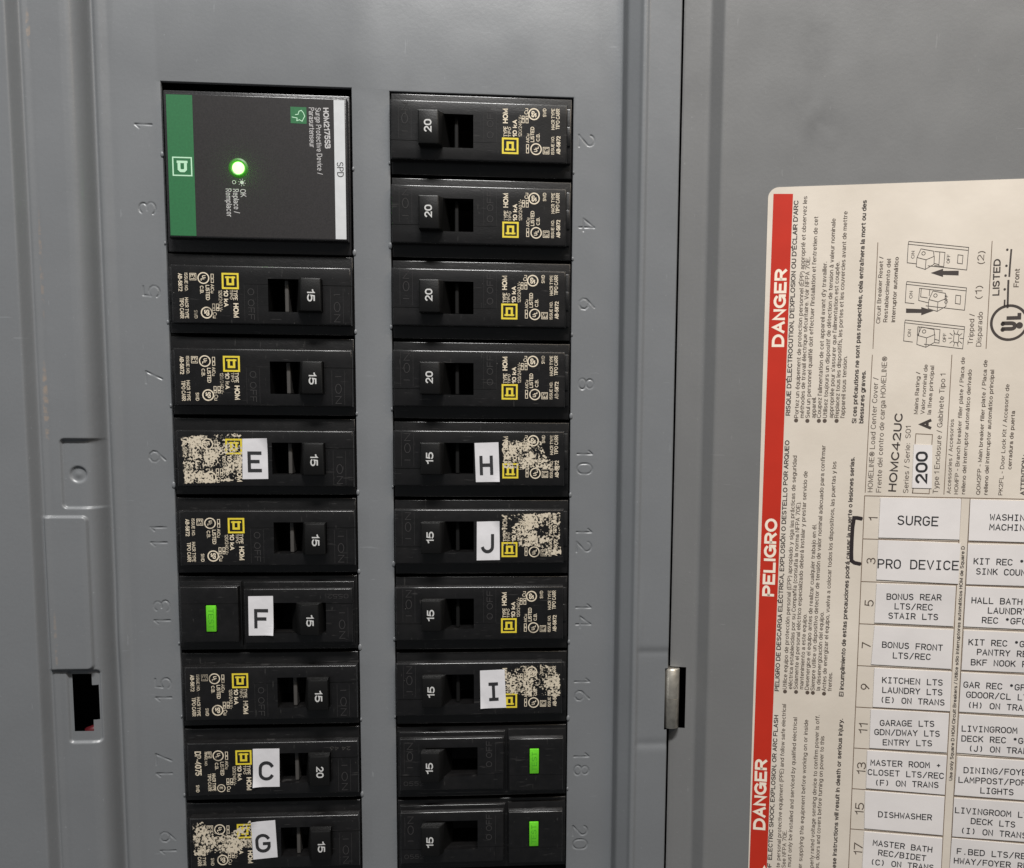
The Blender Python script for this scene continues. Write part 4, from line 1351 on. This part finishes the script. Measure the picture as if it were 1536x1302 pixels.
# product block
bm, n_, m_ = block('product_text', [
 ("HOMELINE® Load Center Cover /", (61.618, 119.848), (61.867, 84.518), 1.55, 0),
 ("Frente del centro de carga HOMELINE®", (64.174, 119.869), (64.183, 78.187), 1.55, 0),
 ("Series / Serie:  S01", (72.152, 119.884), (72.037, 99.267), 1.55, 0),
 ("Mains Rating /", (73.834, 95.617), (73.951, 82.847), 1.2, .008),
 ("Valor nominal de", (75.757, 95.604), (76.043, 80.630), 1.2, .006),
 ("la línea principal", (77.679, 95.665), (77.897, 81.003), 1.2, .008),
 ("Type 1 Enclosure / Gabinete Tipo 1", (80.838, 119.882), (81.290, 83.406), 1.55, 0),
 ("Accessories / Accesorios", (84.503, 119.801), (84.363, 97.104), 1.2, .004),
 ("HOMFP - Branch breaker filler plate / Placa de", (86.640, 119.942), (86.539, 78.452), 1.2, .006),
 ("relleno del interruptor automático derivado", (88.656, 119.897), (88.680, 82.124), 1.2, .008),
 ("QOM2FP - Main breaker filler plate / Placa de", (92.998, 119.988), (92.941, 79.315), 1.2, .008),
 ("relleno del interruptor automático principal", (95.104, 119.941), (95.000, 82.242), 1.2, .010),
 ("PK2FL - Door Lock Kit / Accesorio de", (99.339, 119.959), (99.510, 86.519), 1.2, .006),
 ("cerradura de puerta", (101.479, 112.070), (101.535, 94.465), 1.2, .010),
 ("Circuit Breaker Reset /", (61.668, 68.227), (61.771, 48.264), 1.25, .006),
 ("Restablecimiento del", (63.746, 67.839), (63.994, 49.003), 1.25, .008),
 ("interruptor automático", (66.005, 67.862), (66.212, 48.477), 1.25, .012),
 ("Tripped /", (88.550, 74.715), (88.626, 65.619), 1.5, .0),
 ("Disparado", (90.941, 75.306), (90.894, 65.072), 1.5, .0),
 ("(1)", (90.255, 61.231), (90.272, 57.409), 1.9, .0),
 ("(2)", (90.371, 51.046), (90.391, 47.310), 1.9, .0),
 ("Front", (100.478, 57.976), (100.499, 52.608), 1.5, .010),
])
link(n_, bm, m_, label)
bm, n_, m_ = block('product_text', [
 ("HOMC42UC", (68.594, 119.581), (69.539, 95.535), 2.45, .014),
 ("A", (78.039, 100.222), (77.960, 97.081), 3.5, .03),
 ("LISTED", (95.210, 60.334), (95.062, 49.674), 2.0, .016),
 ("ATTENTION :", (105.623, 119.817), (105.448, 107.625), 1.3, .02),
], 'bold_ink')
c = (98.401, 68.338)
ring(bm, c, 5.0, .75, TX, 48)
text(bm, 'U', (100.632, 70.668), (100.598, 67.931), 4.4, TX, .03)
text(bm, 'L', (101.645, 67.437), (101.606, 65.337), 4.2, TX, .03)
for q in ((96.701, 70.381), (96.649, 68.692)):
    disc(bm, q, .62, TX)
disc(bm, (101.304, 69.158), .95, TX)
ribbon(bm, [(96.800, 63.430), (96.788, 61.751)], .45, TX)
ribbon(bm, [(97.702, 63.862), (97.533, 57.908), (97.509, 56.027)], .55, TX)
ribbon(bm, [(97.678, 54.777), (97.687, 52.069), (97.807, 47.085)], .5, TX)
for q in ((96.613, 58.562), (96.632, 54.549), (96.714, 51.716), (96.696, 47.059)):
    disc(bm, q, .35, TX)
link(n_, bm, m_, label)

# rules and frames
bm = bmesh.new()
lw = .22
for a, b in (((59.963, 44.135), (59.882, 75.723)), ((92.354, 44.536), (92.342, 75.891)), ((59.779, 77.724), (59.427, 119.973)), ((82.768, 77.815), (82.557, 120.033)),
             ((73.522, 118.331), (73.412, 119.856))):
    ribbon(bm, [a, b], lw, TX)
ribbon(bm, [(73.522, 118.331), (73.340, 119.858), (78.268, 119.977), (78.292, 118.230)], lw, TX)
ribbon(bm, [(73.445, 104.969), (73.541, 101.619), (78.365, 101.829), (78.334, 104.906)], lw, TX)
# circuit table: rows and column lines
TU0, TU1, TU2, TPD, TV0 = 59.311, 87.630, 90.187, 13.5237, 121.036
for k in range(0, 13):
    v = TV0 + TPD * k
    ribbon(bm, [(TU0, v), (TU1, v)], .24, TX)
    ribbon(bm, [(TU2, v), (168, v)], .24, TX)
ribbon(bm, [(TU1, TV0), (TU2, TV0)], .24, TX)
for u in (TU0, TU1, TU2):
    ribbon(bm, [(u, TV0), (u, TV0 + TPD * 12.6)], .24, TX + .004)
link('table_lines', bm, 'line_ink', label)
bm = bmesh.new()
text(bm, 'Use only Square D HOM Circuit Breakers / Utilice sólo interruptores automáticos HOM de Square D', (89.495, 210.635), (89.406, 135.895), 1.05, TX, .014)
link('table_text', bm, 'bold_ink', label)
bm = bmesh.new()
for s, c, ln in (('1', (62.141, 128.177), 1.1), ('3', (62.066, 141.452), 2.0), ('5', (62.067, 154.893), 2.0), ('7', (61.769, 168.499), 2.0), ('9', (61.946, 181.911), 2.0),
                 ('11', (61.938, 195.543), 3.4), ('13', (61.905, 208.681), 4.0), ('15', (61.883, 222.242), 4.0), ('17', (62.047, 235.748), 4.0)):
    ctext(bm, s, c, (.02, -1), 2.75, ln, TX, .0)
link('circuit_numbers', bm, 'brown_ink', label)
bm = bmesh.new()
mk = [(58.506, 128.197), (57.308, 127.995), (56.415, 128.019), (56.093, 131.159), (56.025, 135.086), (56.070, 139.020), (56.209, 141.579), (57.134, 142.218), (58.641, 142.480)]
ribbon(bm, mk, 1.12, TX + .03)
for q in (mk[0], mk[-1]):
    disc(bm, q, .55, TX + .036)
link('marker_bracket', bm, 'marker', label)
# breaker drawings
def drawing(kind, du, dv):
    bm = bmesh.new()
    w = .17
    def q(x, y):
        b0 = DI00; ex_ = (DI10[0] - b0[0], DI10[1] - b0[1]); ey_ = (DI01[0] - b0[0], DI01[1] - b0[1])
        x, y = (x + du) / 1000, (y + dv) / 1000
        return (b0[0] + ex_[0] * x + ey_[0] * y, b0[1] + ex_[1] * x + ey_[1] * y)
    def ln(*pp, closed=False, w=w, h=TX):
        ribbon(bm, [q(*p) for p in pp], w, h, closed)
    ln((383, 522), (390, 394), (809, 432))
    ln((390, 394), (394, 375), (812, 412), (800, 566), (530, 541), h=TX + .004)
    ln((383, 522), (446, 528), h=TX + .004)
    ln((735, 520), (739, 463), (773, 467), (769, 525), closed=True)
    text(bm, 'ON', q(434, 492), q(436, 440), .95, TX, .004)
    text(bm, 'OFF', q(682, 522), q(686, 460), .95, TX, .004)
    off = {'on': (0, 0), 'mid': (30, -4), 'off': (98, 12)}[kind]
    def t(*pp, closed=False):
        ln(*[(x + off[0], y + off[1]) for x, y in pp], closed=closed)
    t((447, 548), (452, 487), (480, 425), (568, 440), (572, 476), (516, 500), (452, 485))
    t((516, 500), (511, 566), (447, 548))
    t((511, 566), (572, 530), (574, 476))
    ring(bm, q(498 + off[0], 456 + off[1]), .5, .16, TX, 14)
    if kind == 'on':
        ln((576, 442), (648, 448), (640, 545), (576, 538)); ln((612, 446), (606, 542)); ln((576, 525), (606, 532))
    elif kind == 'mid':
        ln((480, 478), (484, 420), (640, 436), (634, 530), (606, 528)); ln((494, 424), (490, 478)); ln((606, 505), (634, 512))
        for k in range(10):
            a = k * math.pi / 5
            ln((752 + 30 * math.cos(a), 494 + 34 * math.sin(a)), (752 + 52 * math.cos(a), 494 + 58 * math.sin(a)))
    else:
        ln((548, 520), (478, 505), (484, 420), (645, 436)); ln((496, 424), (492, 480), (540, 486)); ln((556, 428), (552, 470))
    if kind == 'on':
        sheet(bm, [q(550, 590), q(636, 560), q(636, 575), q(745, 572), q(744, 604), q(636, 602), q(636, 616)], SH0 + .005, TX)
    if kind == 'off':
        d = 277
        sheet(bm, [q(582, 852 - d), q(497, 828 - d), q(497, 842 - d), q(389, 840 - d), q(389, 870 - d), q(497, 868 - d), q(497, 884 - d)], SH0 + .005, TX)
    link('breaker_drawing', bm, 'bold_ink', label)
DI00, DI10, DI01 = (52.204, 27.382), (92.846, 28.790), (53.916, 70.142)
drawing('on', 0, 0)
drawing('off', -12, 277)
drawing('mid', -22, 545)

# white strip with the mains rating
bm = bmesh.new()
sheet(bm, [(73.159, 118.263), (78.903, 118.293), (78.446, 105.017), (73.084, 104.898)], SH0 + .06, SH0 + .16)
st = link('rating_strip', bm, 'strip', door)
st['label'] = 'small white strip reading 200'
bm = bmesh.new()
text(bm, '200', (77.580, 116.804), (77.293, 106.988), 3.6, SH0 + .19, .018)
link('lettering', bm, 'ink', st)

# circuit strips, typed on white tape
ST0, ST1, ST2 = SH0 + .05, SH0 + .20, SH0 + .23
def strip(words, quad, lines):
    bm = bmesh.new()
    j = random.uniform(0, .02)
    k = round((quad[0][1] - TV0) / TPD)
    t, b = TV0 + TPD * k + .38, TV0 + TPD * (k + 1) - .40
    sk = random.uniform(-.16, .16)
    quad = [(quad[0][0], t + random.uniform(0, .25) - sk), (quad[1][0], t + random.uniform(0, .25) + sk), (quad[2][0], b - random.uniform(0, .25) + sk), (quad[3][0], b - random.uniform(0, .25) - sk)]
    sheet(bm, quad, ST0, ST1 + j)
    s = link('circuit_strip', bm, 'strip', door)
    s['label'] = 'white strip reading ' + words
    bm = bmesh.new()
    for t, p0, p1, cap in lines:
        stroke_text(bm, t, p0, p1, cap, ST2 + j, .115 * cap + .10)
    link('lettering', bm, 'ink', s)

C1, C2 = 2.62, 1.72
strip('SURGE', [(63.995, 121.410), (87.596, 121.442), (87.668, 134.215), (63.960, 134.447)], [('SURGE', (69.431, 129.688), (81.171, 129.782), C1)])
strip('PRO DEVICE', [(63.980, 134.916), (88.060, 134.858), (88.053, 147.563), (63.910, 148.123)], [('PRO DEVICE', (64.162, 143.541), (87.802, 143.298), C1)])
strip('BONUS REAR LTS/REC STAIR LTS', [(64.012, 148.791), (87.410, 148.445), (87.262, 159.991), (63.881, 160.699)],
      [('BONUS REAR', (67.296, 153.399), (83.278, 152.991), C2), ('LTS/REC', (69.726, 156.340), (80.880, 156.237), C2), ('STAIR LTS', (68.042, 159.430), (82.596, 159.227), C2)])
strip('BONUS FRONT LTS/REC', [(63.953, 162.389), (87.427, 162.558), (87.324, 175.135), (63.460, 174.798)],
      [('BONUS FRONT', (66.581, 168.770), (84.420, 168.909), C2), ('LTS/REC', (69.899, 172.075), (81.008, 171.989), C2)])
strip('KITCHEN LTS LAUNDRY LTS', [(64.493, 175.223), (87.587, 175.279), (87.658, 187.761), (64.505, 188.038)],
      [('KITCHEN LTS', (67.071, 180.191), (84.962, 180.010), C2), ('LAUNDRY LTS', (67.207, 183.372), (85.042, 183.162), C2), ('(E) ON TRANS', (66.706, 186.600), (85.824, 186.356), C2)])
strip('GARAGE LTS GDN/DWAY LTS ENTRY LTS', [(63.941, 189.009), (87.404, 188.579), (87.378, 201.472), (64.102, 201.944)],
      [('GARAGE LTS', (67.030, 194.176), (83.140, 193.407), C2), ('GDN/DWAY LTS', (65.498, 197.259), (84.918, 196.514), C2), ('ENTRY LTS', (68.130, 200.466), (82.778, 199.780), C2)])
strip('MASTER ROOM + CLOSET LTS/REC', [(63.440, 202.475), (87.448, 202.146), (87.424, 214.470), (63.596, 215.454)],
      [('MASTER ROOM +', (64.709, 207.396), (85.715, 206.820), C2), ('CLOSET LTS/REC', (64.004, 210.583), (86.803, 210.114), C2), ('(F) ON TRANS', (66.200, 213.920), (85.356, 213.207), C2)])
strip('DISHWASHER', [(63.346, 215.888), (87.455, 215.857), (87.462, 228.918), (63.620, 229.062)], [('DISHWASHER', (67.786, 224.360), (83.863, 224.042), C2)])
strip('MASTER BATH REC/BIDET', [(63.629, 229.271), (87.470, 229.083), (87.530, 242.595), (63.510, 243.279)],
      [('MASTER BATH', (66.510, 233.991), (84.447, 234.700), C2), ('REC/BIDET', (68.253, 237.140), (82.711, 237.733), C2), ('(C) ON TRANS', (65.977, 240.509), (85.183, 240.659), C2)])
strip('WASHING MACHINE', [(90.229, 121.228), (114.757, 121.373), (115.176, 134.190), (90.335, 134.401)], [('WASHING', (96.183, 127.562), (107.640, 127.591), C2), ('MACHINE', (96.204, 130.617), (107.811, 130.583), C2)])
strip('KIT REC *GFCI SINK COUNTER', [(90.223, 135.021), (115.228, 135.060), (115.645, 147.887), (90.391, 148.131)], [('KIT REC *GFCI', (92.232, 141.279), (112.983, 141.300), C2), ('SINK COUNTER', (93.112, 144.418), (111.935, 144.320), C2)])
strip('HALL BATH LAUNDRY', [(90.345, 148.638), (115.679, 148.460), (116.061, 160.753), (90.327, 161.023)],
      [('HALL BATH', (92.252, 153.465), (106.643, 153.381), C2), ('LAUNDRY', (97.082, 156.446), (108.334, 156.361), C2), ('REC *GFCI', (95.558, 159.560), (109.994, 159.420), C2)])
strip('KIT REC PANTRY REC BKF NOOK REC', [(90.446, 161.939), (116.126, 161.851), (116.363, 174.736), (90.391, 175.160)],
      [('KIT REC *GFCI', (92.064, 166.655), (112.947, 166.471), C2), ('PANTRY REC', (94.646, 169.669), (110.650, 169.591), C2), ('BKF NOOK REC', (93.116, 172.988), (112.356, 172.738), C2)])
strip('GAR REC GDOOR/CL LTS', [(90.340, 175.599), (116.404, 175.436), (116.644, 188.447), (90.346, 188.708)],
      [('GAR REC *GFCI', (91.305, 180.228), (112.324, 180.144), C2), ('GDOOR/CL LTS', (92.266, 183.354), (111.649, 183.253), C2), ('(H) ON TRANS', (92.726, 186.635), (111.983, 186.583), C2)])
strip('LIVINGROOM DECK REC', [(90.449, 189.301), (116.672, 188.918), (116.928, 202.292), (90.294, 202.269)],
      [('LIVINGROOM', (91.436, 194.329), (107.495, 193.899), C2), ('DECK REC *GFCI', (91.599, 197.535), (114.370, 196.992), C2), ('(J) ON TRANS', (93.736, 200.604), (112.519, 200.230), C2)])
strip('DINING/FOYER LAMPPOST/PORCH LIGHTS', [(90.617, 202.842), (116.948, 202.640), (117.188, 215.824), (90.295, 215.542)],
      [('DINING/FOYER', (92.779, 207.739), (112.733, 207.076), C2), ('LAMPPOST/PORCH', (91.322, 210.978), (114.359, 210.354), C2), ('LIGHTS', (97.947, 213.939), (107.523, 213.805), C2)])
strip('LIVINGROOM LTS DECK LTS', [(90.249, 216.117), (117.221, 216.384), (117.444, 229.373), (90.335, 228.989)],
      [('LIVINGROOM LTS', (90.789, 220.979), (113.958, 220.856), C2), ('DECK LTS', (95.721, 224.155), (108.577, 224.245), C2), ('(I) ON TRANS', (92.750, 227.536), (112.171, 227.500), C2)])
strip('F.BED LTS/REC HWAY/FOYER REC', [(90.252, 229.573), (117.298, 229.955), (117.537, 243.314), (90.086, 242.759)],
      [('F.BED LTS/REC', (92.024, 234.486), (113.934, 234.261), C2), ('HWAY/FOYER REC', (91.326, 237.655), (114.841, 237.441), C2)])
